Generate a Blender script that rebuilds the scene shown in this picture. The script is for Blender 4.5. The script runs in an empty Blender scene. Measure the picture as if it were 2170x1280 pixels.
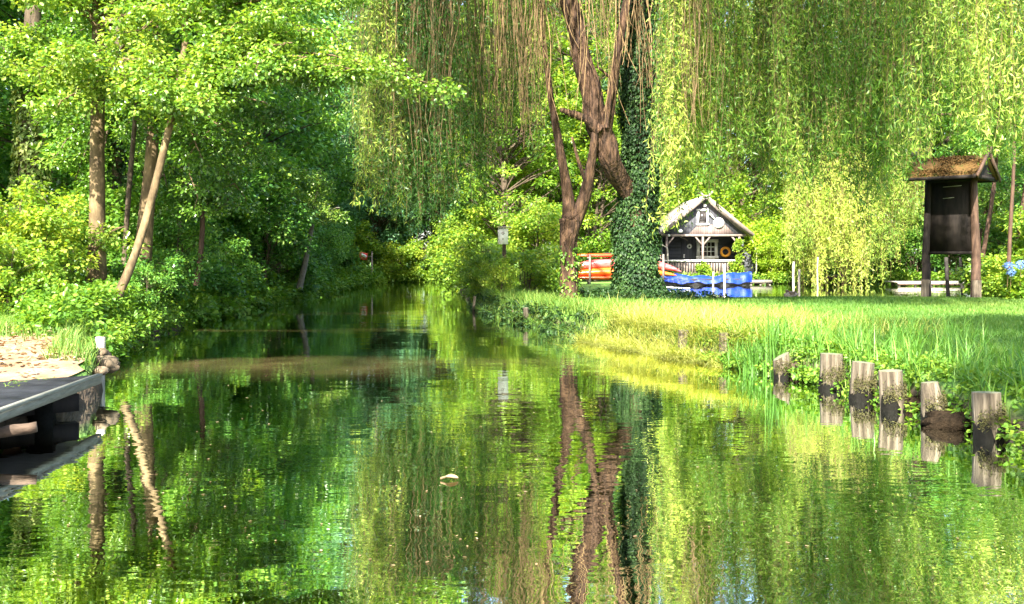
import bpy, math, random
import numpy as np
from mathutils import Vector
R = math.radians
PI = math.pi
# ------------------------------------------------------------------ camera, light, exposure
sc = bpy.context.scene
F, CH, HY, CX = 2000.0, 1.3, 550.0, 1085.0        # focal (px of the 2170 frame), eye height, horizon row, centre column
cam = bpy.data.objects.new('camera', bpy.data.cameras.new('camera'))
sc.collection.objects.link(cam); sc.camera = cam
cam.location = (0, 0, CH); cam.rotation_euler = (R(90), 0, 0)
cam.data.sensor_width = 36; cam.data.lens = 36 * F / 2170
cam.data.shift_y = -(640 - HY) / 2170
cam.data.clip_start = 0.1; cam.data.clip_end = 900
SUN_AZ, SUN_EL = R(-164), R(41)                    # azimuth from +Y towards +X
sdir = Vector((math.sin(SUN_AZ) * math.cos(SUN_EL), math.cos(SUN_AZ) * math.cos(SUN_EL), math.sin(SUN_EL)))
world = bpy.data.worlds.new("World"); sc.world = world; world.use_nodes = True
wn = world.node_tree
sky = wn.nodes.new('ShaderNodeTexSky'); sky.sky_type = 'NISHITA'; sky.sun_disc = False
sky.sun_elevation = SUN_EL; sky.sun_rotation = SUN_AZ; sky.air_density = 1.0; sky.dust_density = 2.0
wn.links.new(sky.outputs[0], wn.nodes['Background'].inputs[0])
wn.nodes['Background'].inputs[1].default_value = 0.13
sun = bpy.data.objects.new('sun', bpy.data.lights.new('sun', 'SUN')); sc.collection.objects.link(sun)
sun.data.energy = 5.0; sun.data.angle = R(0.6); sun.data.color = (1.0, 0.93, 0.80)
sun.rotation_euler = sdir.to_track_quat('Z', 'Y').to_euler()
sc.view_settings.view_transform = 'Standard'; sc.view_settings.look = 'None'
sc.view_settings.exposure = 2.45; sc.view_settings.gamma = 1.0
cy = sc.cycles
cy.max_bounces = 7; cy.diffuse_bounces = 4; cy.glossy_bounces = 3; cy.transmission_bounces = 4; cy.transparent_max_bounces = 4
cy.caustics_reflective = False; cy.caustics_refractive = False
cy.use_denoising = True; cy.sample_clamp_indirect = 6.0
try: cy.denoiser = 'OPENIMAGEDENOISE'
except Exception: pass

# ------------------------------------------------------------------ helpers
rng = np.random.default_rng(7)
C = sc.collection
def P(px, py, d):
    return np.array([(px - CX) / F * d, d, CH - (py - HY) / F * d])
def X(px, d): return (px - CX) / F * d
def Z(py, d): return CH - (py - HY) / F * d
def nrm(a): return a / np.maximum(np.linalg.norm(a, axis=-1, keepdims=True), 1e-9)

class G:
    """collects quads (a triangle repeats no corner: it is given as a quad with two merged mid points)"""
    def __init__(s): s.V = []; s.Q = []; s.T = []; s.n = 0
    def add(s, V, Q, tone=0.5):
        V = np.asarray(V, float).reshape(-1, 3); Q = np.asarray(Q, int).reshape(-1, 4)
        s.V.append(V); s.Q.append(Q + s.n); s.n += len(V)
        s.T.append(np.broadcast_to(np.asarray(tone, float), (len(Q),)).copy())
        return s
    def box(s, c, d, rz=0.0, tone=0.5, rx=0.0, ry=0.0):
        h = np.array(d) / 2
        v = np.array([[x, y, z] for z in (-1, 1) for y in (-1, 1) for x in (-1, 1)], float) * h
        for ang, (i, j) in ((rx, (1, 2)), (ry, (2, 0)), (rz, (0, 1))):
            if ang:
                a, b = v[:, i].copy(), v[:, j].copy()
                v[:, i] = a * math.cos(ang) - b * math.sin(ang); v[:, j] = a * math.sin(ang) + b * math.cos(ang)
        return s.add(v + np.array(c), [[0, 2, 3, 1], [4, 5, 7, 6], [0, 1, 5, 4], [2, 6, 7, 3], [0, 4, 6, 2], [1, 3, 7, 5]], tone)
    def bar(s, a, b, w, h=None, tone=0.5):
        """square bar from a to b"""
        h = h or w; a = np.array(a, float); b = np.array(b, float); d = nrm(b - a)
        up = np.array([0, 0, 1.0]) if abs(d[2]) < .9 else np.array([0, 1.0, 0])
        r = nrm(np.cross(d, up)); u = np.cross(r, d)
        v = [e + sx * r * w / 2 + sz * u * h / 2 for e in (a, b) for sx, sz in ((-1, -1), (1, -1), (1, 1), (-1, 1))]
        return s.add(v, [[0, 1, 2, 3], [7, 6, 5, 4], [0, 4, 5, 1], [1, 5, 6, 2], [2, 6, 7, 3], [3, 7, 4, 0]], tone)
    def tube(s, path, rad, seg=8, tone=0.5, rough=0.0, cap=True, closed=False, ridge=0.0):
        p = np.asarray(path, float); n = len(p); r = np.broadcast_to(np.asarray(rad, float), (n,))
        if closed: t = nrm(np.roll(p, -1, 0) - np.roll(p, 1, 0))
        else: t = nrm(np.gradient(p, axis=0))
        ref = np.array([1.0, 0.13, 0.0]) if abs(t[:, 0]).mean() < .8 else np.array([0, 1.0, .1])
        u = nrm(np.cross(t, ref)); w = np.cross(t, u)
        a = np.linspace(0, 2 * PI, seg, endpoint=False)
        rr = r[:, None] * (1 + rough * rng.uniform(-1, 1, (n, seg)))
        if ridge:
            ii_ = np.arange(n)[:, None] * .55; aa_ = a[None, :]
            w1 = np.sin(aa_ * 7 + 1.6 * np.sin(ii_ * .31) + ii_ * .12); w2 = np.sin(aa_ * 11 - 1.3 * np.sin(ii_ * .47 + 1) - ii_ * .2)
            rr = rr * (1 + ridge * (np.abs(w1) ** .6 + .6 * np.abs(w2) ** .6 - 1) + ridge * .8 * np.sin(ii_ * .5 + 2 * np.sin(aa_)))
        v = p[:, None] + rr[..., None] * (np.cos(a)[None, :, None] * u[:, None] + np.sin(a)[None, :, None] * w[:, None])
        i, j = np.meshgrid(np.arange(n if closed else n - 1), np.arange(seg), indexing='ij')
        i2 = (i + 1) % n; j2 = (j + 1) % seg
        q = np.stack([i * seg + j, i * seg + j2, i2 * seg + j2, i2 * seg + j], -1).reshape(-1, 4)
        V = v.reshape(-1, 3)
        if cap and not closed and seg % 2 == 0:
            ex = []
            for base in (0, (n - 1) * seg):
                for k in range(0, seg // 2 - 1):
                    ex.append([base + k, base + k + 1, base + seg - 2 - k, base + seg - 1 - k])
            q = np.vstack([q, ex])
        return s.add(V, q, tone)
    def grid(s, A, tone=0.5):
        """A: (m,n,3) points"""
        m, n = A.shape[:2]
        i, j = np.meshgrid(np.arange(m - 1), np.arange(n - 1), indexing='ij')
        return s.add(A.reshape(-1, 3), np.stack([i * n + j, i * n + j + 1, (i + 1) * n + j + 1, (i + 1) * n + j], -1).reshape(-1, 4), tone)
    def leaves(s, Pt, D, N, L, W, tone, kind='round', fold=0.25):
        n = len(Pt); D = nrm(D); S = nrm(np.cross(D, N)); N2 = np.cross(S, D)
        L = np.broadcast_to(L, (n,))[:, None]; W = np.broadcast_to(W, (n,))[:, None]
        if kind == 'slim':
            V = np.stack([Pt, Pt + D * L * .45 + S * W * .5, Pt + D * L, Pt + D * L * .45 - S * W * .5], 1)
            return s.add(V.reshape(-1, 3), np.arange(4 * n).reshape(n, 4), tone)
        e = N2 * W * fold
        a1, a2 = (.22, .72) if kind == 'round' else (.2, .6)
        w1, w2 = (.42, .46) if kind == 'round' else (.46, .3)
        V = np.stack([Pt, Pt + D * L * a1 + S * W * w1 + e, Pt + D * L * a2 + S * W * w2 + e * .8, Pt + D * L,
                      Pt + D * L * a2 - S * W * w2 + e * .8, Pt + D * L * a1 - S * W * w1 + e], 1)
        b = np.arange(n)[:, None] * 6
        Q = np.concatenate([b + [0, 1, 2, 3], b + [0, 3, 4, 5]], 1).reshape(-1, 4)
        return s.add(V.reshape(-1, 3), Q, np.repeat(np.broadcast_to(tone, (n,)), 2))
    def mesh(s, name, off=(0, 0, 0)):
        V = np.concatenate(s.V) - np.array(off); Q = np.concatenate(s.Q); T = np.concatenate(s.T)
        me = bpy.data.meshes.new(name)
        me.vertices.add(len(V)); me.vertices.foreach_set('co', V.astype(np.float32).ravel())
        me.loops.add(len(Q) * 4); me.loops.foreach_set('vertex_index', Q.astype(np.int32).ravel())
        me.polygons.add(len(Q)); me.polygons.foreach_set('loop_start', (np.arange(len(Q)) * 4).astype(np.int32))
        try: me.polygons.foreach_set('loop_total', np.full(len(Q), 4, np.int32))
        except Exception: pass
        me.update(calc_edges=True)
        at = me.attributes.new('tone', 'FLOAT', 'FACE'); at.data.foreach_set('value', T.astype(np.float32))
        return me
    def build(s, name, mat, parent=None, smooth=False, off=None):
        if off is None: off = tuple(parent.matrix_world.translation) if parent else (0, 0, 0)
        if parent is not None and parent.get('_o') is not None: off = tuple(parent['_o'])
        me = s.mesh(name, off)
        if smooth: me.polygons.foreach_set('use_smooth', np.ones(len(me.polygons), bool))
        me.materials.append(mat)
        o = bpy.data.objects.new(name, me); C.objects.link(o)
        if parent:
            o.parent = parent; o['_o'] = list(off)
        return o
def tag(o, label=None, cat=None, group=None, kind=None):
    for k, v in (('label', label), ('category', cat), ('group', group), ('kind', kind)):
        if v: o[k] = v
    return o
def thing(name, label, cat, loc, group=None):
    o = bpy.data.objects.new(name, None); C.objects.link(o); o.location = loc; o['_o'] = [float(x) for x in loc]
    o.empty_display_size = .1
    return tag(o, label, cat, group)
def dup(root, loc, rz, sc_, label, group):
    r = root.copy(); C.objects.link(r); r.location = loc; r.rotation_euler = (0, 0, rz); r.scale = sc_
    r['label'] = label
    if group: r['group'] = group
    for ch in list(root.children):
        c = ch.copy(); C.objects.link(c); c.parent = r
        for g in list(ch.children):
            d = g.copy(); C.objects.link(d); d.parent = c
    return r

# ------------------------------------------------------------------ materials
def mat(name):
    m = bpy.data.materials.new(name); m.use_nodes = True
    return m, m.node_tree, m.node_tree.nodes['Principled BSDF']
def ramp(nt, stops, fac):
    r = nt.nodes.new('ShaderNodeValToRGB'); e = r.color_ramp.elements
    e[0].position, e[0].color = stops[0][0], (*stops[0][1], 1); e[1].position, e[1].color = stops[-1][0], (*stops[-1][1], 1)
    for p, c in stops[1:-1]:
        x = e.new(p); x.color = (*c, 1)
    nt.links.new(fac, r.inputs[0]); return r
def leafmat(name, dark, mid, lite, tr=0.4, rough=.42, spec=.4):
    m, nt, b = mat(name)
    a = nt.nodes.new('ShaderNodeAttribute'); a.attribute_name = 'tone'
    oi = nt.nodes.new('ShaderNodeObjectInfo')
    mm = nt.nodes.new('ShaderNodeMath'); mm.operation = 'MULTIPLY_ADD'; mm.inputs[1].default_value = .22
    nt.links.new(oi.outputs['Random'], mm.inputs[0])
    sb = nt.nodes.new('ShaderNodeMath'); sb.operation = 'SUBTRACT'; sb.inputs[1].default_value = .11
    nt.links.new(a.outputs['Fac'], sb.inputs[0]); nt.links.new(sb.outputs[0], mm.inputs[2])
    r = ramp(nt, [(0, dark), (.5, mid), (1, lite)], mm.outputs[0])
    nt.links.new(r.outputs[0], b.inputs['Base Color']); b.inputs['Roughness'].default_value = rough
    b.inputs['Specular IOR Level'].default_value = spec
    t = nt.nodes.new('ShaderNodeBsdfTranslucent')
    hs = nt.nodes.new('ShaderNodeMix'); hs.data_type = 'RGBA'; hs.blend_type = 'MULTIPLY'; hs.inputs[0].default_value = 1
    nt.links.new(r.outputs[0], hs.inputs[6]); hs.inputs[7].default_value = (1.5, 1.35, .5, 1)
    nt.links.new(hs.outputs[2], t.inputs[0])
    mx = nt.nodes.new('ShaderNodeMixShader'); mx.inputs[0].default_value = tr
    nt.links.new(b.outputs[0], mx.inputs[1]); nt.links.new(t.outputs[0], mx.inputs[2])
    nt.links.new(mx.outputs[0], nt.nodes['Material Output'].inputs[0])
    return m
def noisy(name, c1, c2, scale=6, stretch=(1, 1, 1), rough=.8, bump=.3, c3=None, detail=6, bscale=None, spec=.3, dist=.02):
    m, nt, b = mat(name)
    tc = nt.nodes.new('ShaderNodeTexCoord'); mp = nt.nodes.new('ShaderNodeMapping'); mp.inputs['Scale'].default_value = stretch
    nt.links.new(tc.outputs['Object'], mp.inputs[0])
    n = nt.nodes.new('ShaderNodeTexNoise'); n.inputs['Scale'].default_value = scale; n.inputs['Detail'].default_value = detail
    n.inputs['Roughness'].default_value = .65
    nt.links.new(mp.outputs[0], n.inputs[0])
    st = [(.3, c1), (.7, c2)] if c3 is None else [(.3, c1), (.5, c2), (.68, c3)]
    r = ramp(nt, st, n.outputs['Fac']); nt.links.new(r.outputs[0], b.inputs['Base Color'])
    b.inputs['Roughness'].default_value = rough; b.inputs['Specular IOR Level'].default_value = spec
    if bump:
        n2 = nt.nodes.new('ShaderNodeTexNoise'); n2.inputs['Scale'].default_value = bscale or scale * 2; n2.inputs['Detail'].default_value = 5
        nt.links.new(mp.outputs[0], n2.inputs[0])
        bp = nt.nodes.new('ShaderNodeBump'); bp.inputs['Strength'].default_value = bump; bp.inputs['Distance'].default_value = dist
        nt.links.new(n2.outputs['Fac'], bp.inputs['Height']); nt.links.new(bp.outputs[0], b.inputs['Normal'])
    return m
def planks(name, c1, c2, axis='X', width=.14, rough=.75, dirt=.5):
    m, nt, b = mat(name)
    tc = nt.nodes.new('ShaderNodeTexCoord'); sx = nt.nodes.new('ShaderNodeSeparateXYZ'); nt.links.new(tc.outputs['Object'], sx.inputs[0])
    dv = nt.nodes.new('ShaderNodeMath'); dv.operation = 'DIVIDE'; dv.inputs[1].default_value = width; nt.links.new(sx.outputs[axis], dv.inputs[0])
    fl = nt.nodes.new('ShaderNodeMath'); fl.operation = 'FLOOR'; nt.links.new(dv.outputs[0], fl.inputs[0])
    fr = nt.nodes.new('ShaderNodeMath'); fr.operation = 'FRACT'; nt.links.new(dv.outputs[0], fr.inputs[0])
    wn_ = nt.nodes.new('ShaderNodeTexWhiteNoise'); wn_.noise_dimensions = '1D'; nt.links.new(fl.outputs[0], wn_.inputs['W'])
    n = nt.nodes.new('ShaderNodeTexNoise'); n.inputs['Scale'].default_value = 9; nt.links.new(tc.outputs['Object'], n.inputs[0])
    ad = nt.nodes.new('ShaderNodeMath'); ad.operation = 'MULTIPLY_ADD'; ad.inputs[1].default_value = dirt
    nt.links.new(n.outputs['Fac'], ad.inputs[0])
    ml = nt.nodes.new('ShaderNodeMath'); ml.operation = 'MULTIPLY'; ml.inputs[1].default_value = .5; nt.links.new(wn_.outputs[0], ml.inputs[0])
    nt.links.new(ml.outputs[0], ad.inputs[2])
    r = ramp(nt, [(.1, c1), (.9, c2)], ad.outputs[0])
    ed = nt.nodes.new('ShaderNodeMath'); ed.operation = 'LESS_THAN'; ed.inputs[1].default_value = .1; nt.links.new(fr.outputs[0], ed.inputs[0])
    mx = nt.nodes.new('ShaderNodeMix'); mx.data_type = 'RGBA'; nt.links.new(ed.outputs[0], mx.inputs[0]); nt.links.new(r.outputs[0], mx.inputs[6])
    mx.inputs[7].default_value = (c1[0] * .3, c1[1] * .3, c1[2] * .3, 1)
    nt.links.new(mx.outputs[2], b.inputs['Base Color']); b.inputs['Roughness'].default_value = rough
    bp = nt.nodes.new('ShaderNodeBump'); bp.inputs['Distance'].default_value = .015; bp.invert = True
    nt.links.new(ed.outputs[0], bp.inputs['Height']); nt.links.new(bp.outputs[0], b.inputs['Normal'])
    return m
def barkmat(name, c1, c2, c3, vs=3.5, hs=16, dist=.03):
    """furrowed bark: noise stretched along the stem"""
    return noisy(name, c1, c3, scale=1, stretch=(hs, hs, vs), rough=.9, bump=.9, c3=c2, bscale=1.3, dist=dist)

M = {}
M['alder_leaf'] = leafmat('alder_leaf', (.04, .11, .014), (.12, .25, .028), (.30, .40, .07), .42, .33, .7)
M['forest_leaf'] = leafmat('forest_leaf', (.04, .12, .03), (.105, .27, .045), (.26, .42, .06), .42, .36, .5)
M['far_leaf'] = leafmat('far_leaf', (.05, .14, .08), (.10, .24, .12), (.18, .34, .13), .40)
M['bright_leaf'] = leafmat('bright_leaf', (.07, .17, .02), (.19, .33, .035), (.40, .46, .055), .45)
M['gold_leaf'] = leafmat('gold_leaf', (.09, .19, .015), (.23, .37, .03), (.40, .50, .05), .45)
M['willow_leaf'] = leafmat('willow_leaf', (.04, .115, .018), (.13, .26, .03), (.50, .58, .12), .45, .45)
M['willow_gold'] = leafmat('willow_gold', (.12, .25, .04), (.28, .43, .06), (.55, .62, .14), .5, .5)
M['ivy_leaf'] = leafmat('ivy_leaf', (.012, .035, .012), (.03, .075, .018), (.085, .16, .035), .2, .5, .25)
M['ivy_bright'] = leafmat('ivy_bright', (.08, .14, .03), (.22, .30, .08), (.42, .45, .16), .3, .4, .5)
M['herb'] = leafmat('herb', (.045, .13, .015), (.11, .24, .025), (.22, .33, .035), .42)
M['reed'] = leafmat('reed', (.06, .15, .025), (.11, .27, .035), (.24, .36, .06), .4, .45)
M['straw'] = leafmat('straw', (.17, .24, .04), (.38, .41, .09), (.62, .60, .24), .4, .6)
M['grass'] = leafmat('grass', (.06, .15, .025), (.11, .23, .035), (.26, .33, .07), .4, .6)
M['litter'] = leafmat('litter', (.14, .08, .04), (.28, .19, .10), (.42, .33, .22), .1, .8)
M['blue_petal'] = leafmat('blue_petal', (.10, .2, .7), (.2, .35, .85), (.4, .55, .95), .3, .7)
M['bark_pale'] = barkmat('bark_pale', (.035, .024, .012), (.23, .165, .085), (.11, .078, .04), 2.6, 7, .03)
M['bark_dark'] = barkmat('bark_dark', (.03, .024, .018), (.13, .10, .07), (.075, .055, .035))
M['bark_willow'] = barkmat('bark_willow', (.006, .004, .003), (.135, .078, .043), (.055, .031, .019), 2.4, 12, .12)
M['twig'] = noisy('twig', (.12, .075, .035), (.30, .205, .10), 8, bump=0)
M['soil'] = noisy('soil', (.008, .006, .004), (.03, .021, .013), 25, bump=1, spec=.03)
M['stump'] = barkmat('stump', (.022, .017, .011), (.23, .195, .145), (.105, .085, .058), 1.5, 20, .04)
M['stump_top'] = noisy('stump_top', (.08, .09, .05), (.20, .20, .13), 14, bump=.4)
M['moss'] = noisy('moss', (.02, .03, .01), (.10, .09, .03), 30, bump=1.0, c3=(.05, .08, .02))
M['wet'] = noisy('wet', (.004, .004, .003), (.012, .011, .009), 10, rough=.7, bump=.5, spec=.08)
M['black_wood'] = noisy('black_wood', (.010, .009, .009), (.03, .024, .02), 3, (3, 3, .6), .8, .3, spec=.1)
M['brown_wood'] = noisy('brown_wood', (.03, .016, .011), (.12, .07, .045), 3, (6, 6, .8), .8, .5)
M['grey_wood'] = noisy('grey_wood', (.10, .09, .075), (.24, .22, .19), 4, (3, 3, 3), .8, .3)
M['beam_wood'] = noisy('beam_wood', (.13, .13, .105), (.30, .30, .25), 5, (8, .8, 8), .75, .3)
M['log_wood'] = noisy('log_wood', (.02, .013, .009), (.11, .075, .052), 3, (1, 5, 5), .85, .6)
M['pale'] = noisy('pale', (.36, .32, .26), (.55, .50, .43), 7, bump=.2)
M['white'] = noisy('white', (.74, .74, .72), (.86, .86, .84), 10, bump=0, rough=.5)
M['glass'] = noisy('glass', (.02, .02, .02), (.06, .05, .05), 3, bump=0, rough=.1, spec=.6)
M['hut_board'] = planks('hut_board', (.035, .038, .048), (.075, .08, .098), 'Z', .19)
M['hut_gable'] = planks('hut_gable', (.04, .043, .055), (.08, .083, .10), 'X', .16)
M['hut_brown'] = planks('hut_brown', (.10, .075, .07), (.22, .165, .15), 'X', .13)
M['roof'] = noisy('roof', (.42, .34, .30), (.62, .54, .48), 3, bump=.4, c3=(.5, .36, .28))
M['fence'] = noisy('fence', (.12, .09, .08), (.26, .21, .19), 6, bump=.2)
M['barge'] = noisy('barge', (.16, .13, .11), (.30, .25, .22), 6, bump=.2)
M['orange'] = noisy('orange', (.60, .06, .015), (.66, .09, .02), 3, bump=0, rough=.25, spec=.6)
M['yellow_orange'] = noisy('yellow_orange', (.66, .14, .02), (.70, .18, .02), 3, bump=0, rough=.25, spec=.6)
M['red'] = noisy('red', (.65, .03, .03), (.75, .06, .05), 3, bump=0, rough=.22, spec=.7)
M['pink'] = noisy('pink', (.60, .02, .02), (.62, .16, .16), 2.2, (1, 1, 5), .15, 0, spec=.9, c3=(.64, .06, .06))  # red hull; strong sunlight is put into the paler pink streaks
M['tarp'] = noisy('tarp', (.004, .022, .22), (.010, .05, .36), 2.5, bump=.8, rough=.5, dist=.05)
M['hull'] = noisy('hull', (.03, .03, .035), (.08, .08, .08), 5, bump=.2)
M['life'] = noisy('life', (.80, .33, .03), (.86, .42, .05), 4, bump=0, rough=.4)
M['red_sign'] = noisy('red_sign', (.6, .05, .04), (.75, .10, .08), 4, bump=0)
M['dark'] = noisy('dark', (.015, .012, .01), (.04, .035, .03), 8, bump=0)
M['duck_body'] = noisy('duck_body', (.05, .04, .035), (.30, .25, .20), 22, (1, 2, 3), .8, .2, c3=(.14, .10, .08))
M['duck_head'] = noisy('duck_head', (.07, .05, .035), (.16, .12, .08), 30, bump=0)
M['rock'] = noisy('rock', (.07, .05, .03), (.20, .155, .10), 6, bump=.6)
M['roof_moss'] = noisy('roof_moss', (.008, .014, .004), (.10, .055, .018), 5, bump=1, c3=(.028, .04, .008), spec=.1)
# ground
def ground_mat():
    m, nt, b = mat('ground')
    tc = nt.nodes.new('ShaderNodeTexCoord'); ge = nt.nodes.new('ShaderNodeNewGeometry')
    n = nt.nodes.new('ShaderNodeTexNoise'); n.inputs['Scale'].default_value = 1.3; n.inputs['Detail'].default_value = 8
    nt.links.new(tc.outputs['Object'], n.inputs[0])
    g = ramp(nt, [(.3, (.05, .12, .02)), (.5, (.11, .24, .03)), (.72, (.20, .27, .06))], n.outputs['Fac'])
    n2 = nt.nodes.new('ShaderNodeTexNoise'); n2.inputs['Scale'].default_value = 14; nt.links.new(tc.outputs['Object'], n2.inputs[0])
    e = ramp(nt, [(.3, (.02, .015, .01)), (.7, (.09, .06, .035))], n2.outputs['Fac'])
    sx = nt.nodes.new('ShaderNodeSeparateXYZ'); nt.links.new(ge.outputs['Position'], sx.inputs[0])
    mr = nt.nodes.new('ShaderNodeMapRange'); mr.inputs[1].default_value = .14; mr.inputs[2].default_value = .28
    nt.links.new(sx.outputs['Z'], mr.inputs[0])
    mx = nt.nodes.new('ShaderNodeMix'); mx.data_type = 'RGBA'
    nt.links.new(mr.outputs[0], mx.inputs[0]); nt.links.new(e.outputs[0], mx.inputs[6]); nt.links.new(g.outputs[0], mx.inputs[7])
    nt.links.new(mx.outputs[2], b.inputs['Base Color']); b.inputs['Roughness'].default_value = .95
    bp = nt.nodes.new('ShaderNodeBump'); bp.inputs['Distance'].default_value = .05; nt.links.new(n2.outputs['Fac'], bp.inputs['Height'])
    nt.links.new(bp.outputs[0], b.inputs['Normal'])
    return m
M['ground'] = ground_mat()
M['sand'] = noisy('sand', (.17, .10, .055), (.25, .165, .10), 3.5, bump=.6, c3=(.33, .24, .155), bscale=22)
def water_mat():
    m, nt, b = mat('water')
    nt.nodes.remove(b); N = nt.nodes.new; L = nt.links.new
    ge = N('ShaderNodeNewGeometry')
    mp = N('ShaderNodeMapping'); mp.inputs['Scale'].default_value = (.55, 1.0, 1); L(ge.outputs['Position'], mp.inputs[0])
    hs = []
    for s_, amp, det in ((1.1, .0048, 1), (4.2, .0024, 2), (15, .0005, 1)):
        n = N('ShaderNodeTexNoise'); n.inputs['Scale'].default_value = s_; n.inputs['Detail'].default_value = det
        n.inputs['Distortion'].default_value = .4
        L(mp.outputs[0], n.inputs[0]); a = N('ShaderNodeMath'); a.operation = 'MULTIPLY'; a.inputs[1].default_value = amp
        L(n.outputs['Fac'], a.inputs[0]); hs.append(a)
    big = N('ShaderNodeTexNoise'); big.inputs['Scale'].default_value = .22; L(ge.outputs['Position'], big.inputs[0])
    mr = N('ShaderNodeMapRange'); mr.inputs[1].default_value = .38; mr.inputs[2].default_value = .62; mr.inputs[3].default_value = .35; mr.inputs[4].default_value = 1.3
    L(big.outputs['Fac'], mr.inputs[0])
    s1 = N('ShaderNodeMath'); L(hs[0].outputs[0], s1.inputs[0]); L(hs[1].outputs[0], s1.inputs[1])
    s2 = N('ShaderNodeMath'); L(s1.outputs[0], s2.inputs[0]); L(hs[2].outputs[0], s2.inputs[1])
    s3 = N('ShaderNodeMath'); s3.operation = 'MULTIPLY'; L(s2.outputs[0], s3.inputs[0]); L(mr.outputs[0], s3.inputs[1])
    bp = N('ShaderNodeBump'); bp.inputs['Distance'].default_value = 1.0; bp.inputs['Strength'].default_value = 1.0
    L(s3.outputs[0], bp.inputs['Height'])
    gl = N('ShaderNodeBsdfGlossy'); gl.inputs['Roughness'].default_value = .015; gl.inputs['Color'].default_value = (.96, 1, .96, 1)
    L(bp.outputs[0], gl.inputs['Normal'])
    df = N('ShaderNodeBsdfDiffuse'); df.inputs[0].default_value = (.006, .012, .006, 1)
    fr = N('ShaderNodeFresnel'); fr.inputs[0].default_value = 1.55
    mx = N('ShaderNodeMixShader'); L(fr.outputs[0], mx.inputs[0]); L(df.outputs[0], mx.inputs[1]); L(gl.outputs[0], mx.inputs[2])
    # silty film drifting on the surface: bands across the river
    sx = N('ShaderNodeSeparateXYZ'); L(ge.outputs['Position'], sx.inputs[0])
    wob = N('ShaderNodeTexNoise'); wob.inputs['Scale'].default_value = .5; wob.inputs['Detail'].default_value = 3; L(ge.outputs['Position'], wob.inputs[0])
    def math_(op, a, b_=None, c=None):
        x = N('ShaderNodeMath'); x.operation = op
        for k, v in enumerate((a, b_, c)):
            if v is None: continue
            if isinstance(v, (int, float)): x.inputs[k].default_value = v
            else: L(v, x.inputs[k])
        return x.outputs[0]
    yy = math_('MULTIPLY_ADD', wob.outputs['Fac'], 2.4, sx.outputs['Y'])
    xx = sx.outputs['X']
    masks = []
    for yc, slope, w, up, amt in ((13.4, .10, 2.3, .8, .26), (24.8, .15, 1.2, .4, .22), (34.5, 0, 1.0, .35, .18), (18.9, .05, .7, .3, .10)):
        t = math_('SUBTRACT', yy, math_('MULTIPLY_ADD', xx, slope, yc))     # >0 beyond
        lo = N('ShaderNodeMapRange'); L(t, lo.inputs[0]); lo.inputs[1].default_value = -w; lo.inputs[2].default_value = 0
        hi = N('ShaderNodeMapRange'); L(t, hi.inputs[0]); hi.inputs[1].default_value = 0; hi.inputs[2].default_value = up; hi.inputs[3].default_value = 1; hi.inputs[4].default_value = 0
        lo.interpolation_type = 'SMOOTHSTEP'
        masks.append(math_('MULTIPLY', math_('MULTIPLY', lo.outputs[0], hi.outputs[0]), amt))
    s = masks[0]
    for k in masks[1:]: s = math_('ADD', s, k)
    pn = N('ShaderNodeTexNoise'); pn.inputs['Scale'].default_value = .9; pn.inputs['Detail'].default_value = 6; L(ge.outputs['Position'], pn.inputs[0])
    pm = N('ShaderNodeMapRange'); L(pn.outputs['Fac'], pm.inputs[0]); pm.inputs[1].default_value = .35; pm.inputs[2].default_value = .7; pm.inputs[3].default_value = .25; pm.inputs[4].default_value = 1.2
    px_ = N('ShaderNodeMapRange'); L(sx.outputs['X'], px_.inputs[0]); px_.inputs[1].default_value = -5; px_.inputs[2].default_value = 2.2; px_.inputs[3].default_value = 1; px_.inputs[4].default_value = .15
    s = math_('MULTIPLY', math_('MULTIPLY', s, pm.outputs[0]), px_.outputs[0])
    fl = N('ShaderNodeBsdfDiffuse'); fl.inputs[0].default_value = (.17, .14, .055, 1)
    m2 = N('ShaderNodeMixShader'); L(s, m2.inputs[0]); L(mx.outputs[0], m2.inputs[1]); L(fl.outputs[0], m2.inputs[2])
    L(m2.outputs[0], nt.nodes['Material Output'].inputs[0])
    return m
M['water'] = water_mat()

# ------------------------------------------------------------------ ground, water, path
LY = np.array([-60, 3, 6.2, 7.0, 7.6, 8.15, 8.6, 10, 12.4, 16, 20, 28, 37, 46, 52, 54.5]); LX = np.array([-6.6, -6.2, -5.2, -4.35, -3.8, -3.66, -3.85, -4.35, -5.25, -6.0, -6.55, -6.9, -7.1, -7.5, -7.3, -7.3])
RY = np.array([-60, 3, 6.3, 7.5, 8.67, 9.45, 10.4, 12.1, 14, 16, 19.3, 22.6, 28.9, 40, 54.5]); RX = np.array([4.5, 3.7, 3.45, 3.43, 3.28, 3.18, 2.95, 2.3, 1.5, 1.05, .15, -.6, -1.4, -2.3, -2.7])
def in_water_depth(x, y):
    """>0 inside a channel (rough distance to its bank)"""
    a = np.minimum(np.minimum(x - np.interp(y, LY, LX), np.interp(y, RY, RX) - x), 54.3 - y)
    xl = 4.5 + .17 * (y - 28.5)
    b = np.minimum(np.minimum(x - xl, 50.2 - y + .01 * x), y - (28.9 + .25 * np.sin(x * .7)))
    return np.maximum(a, b)
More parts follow.
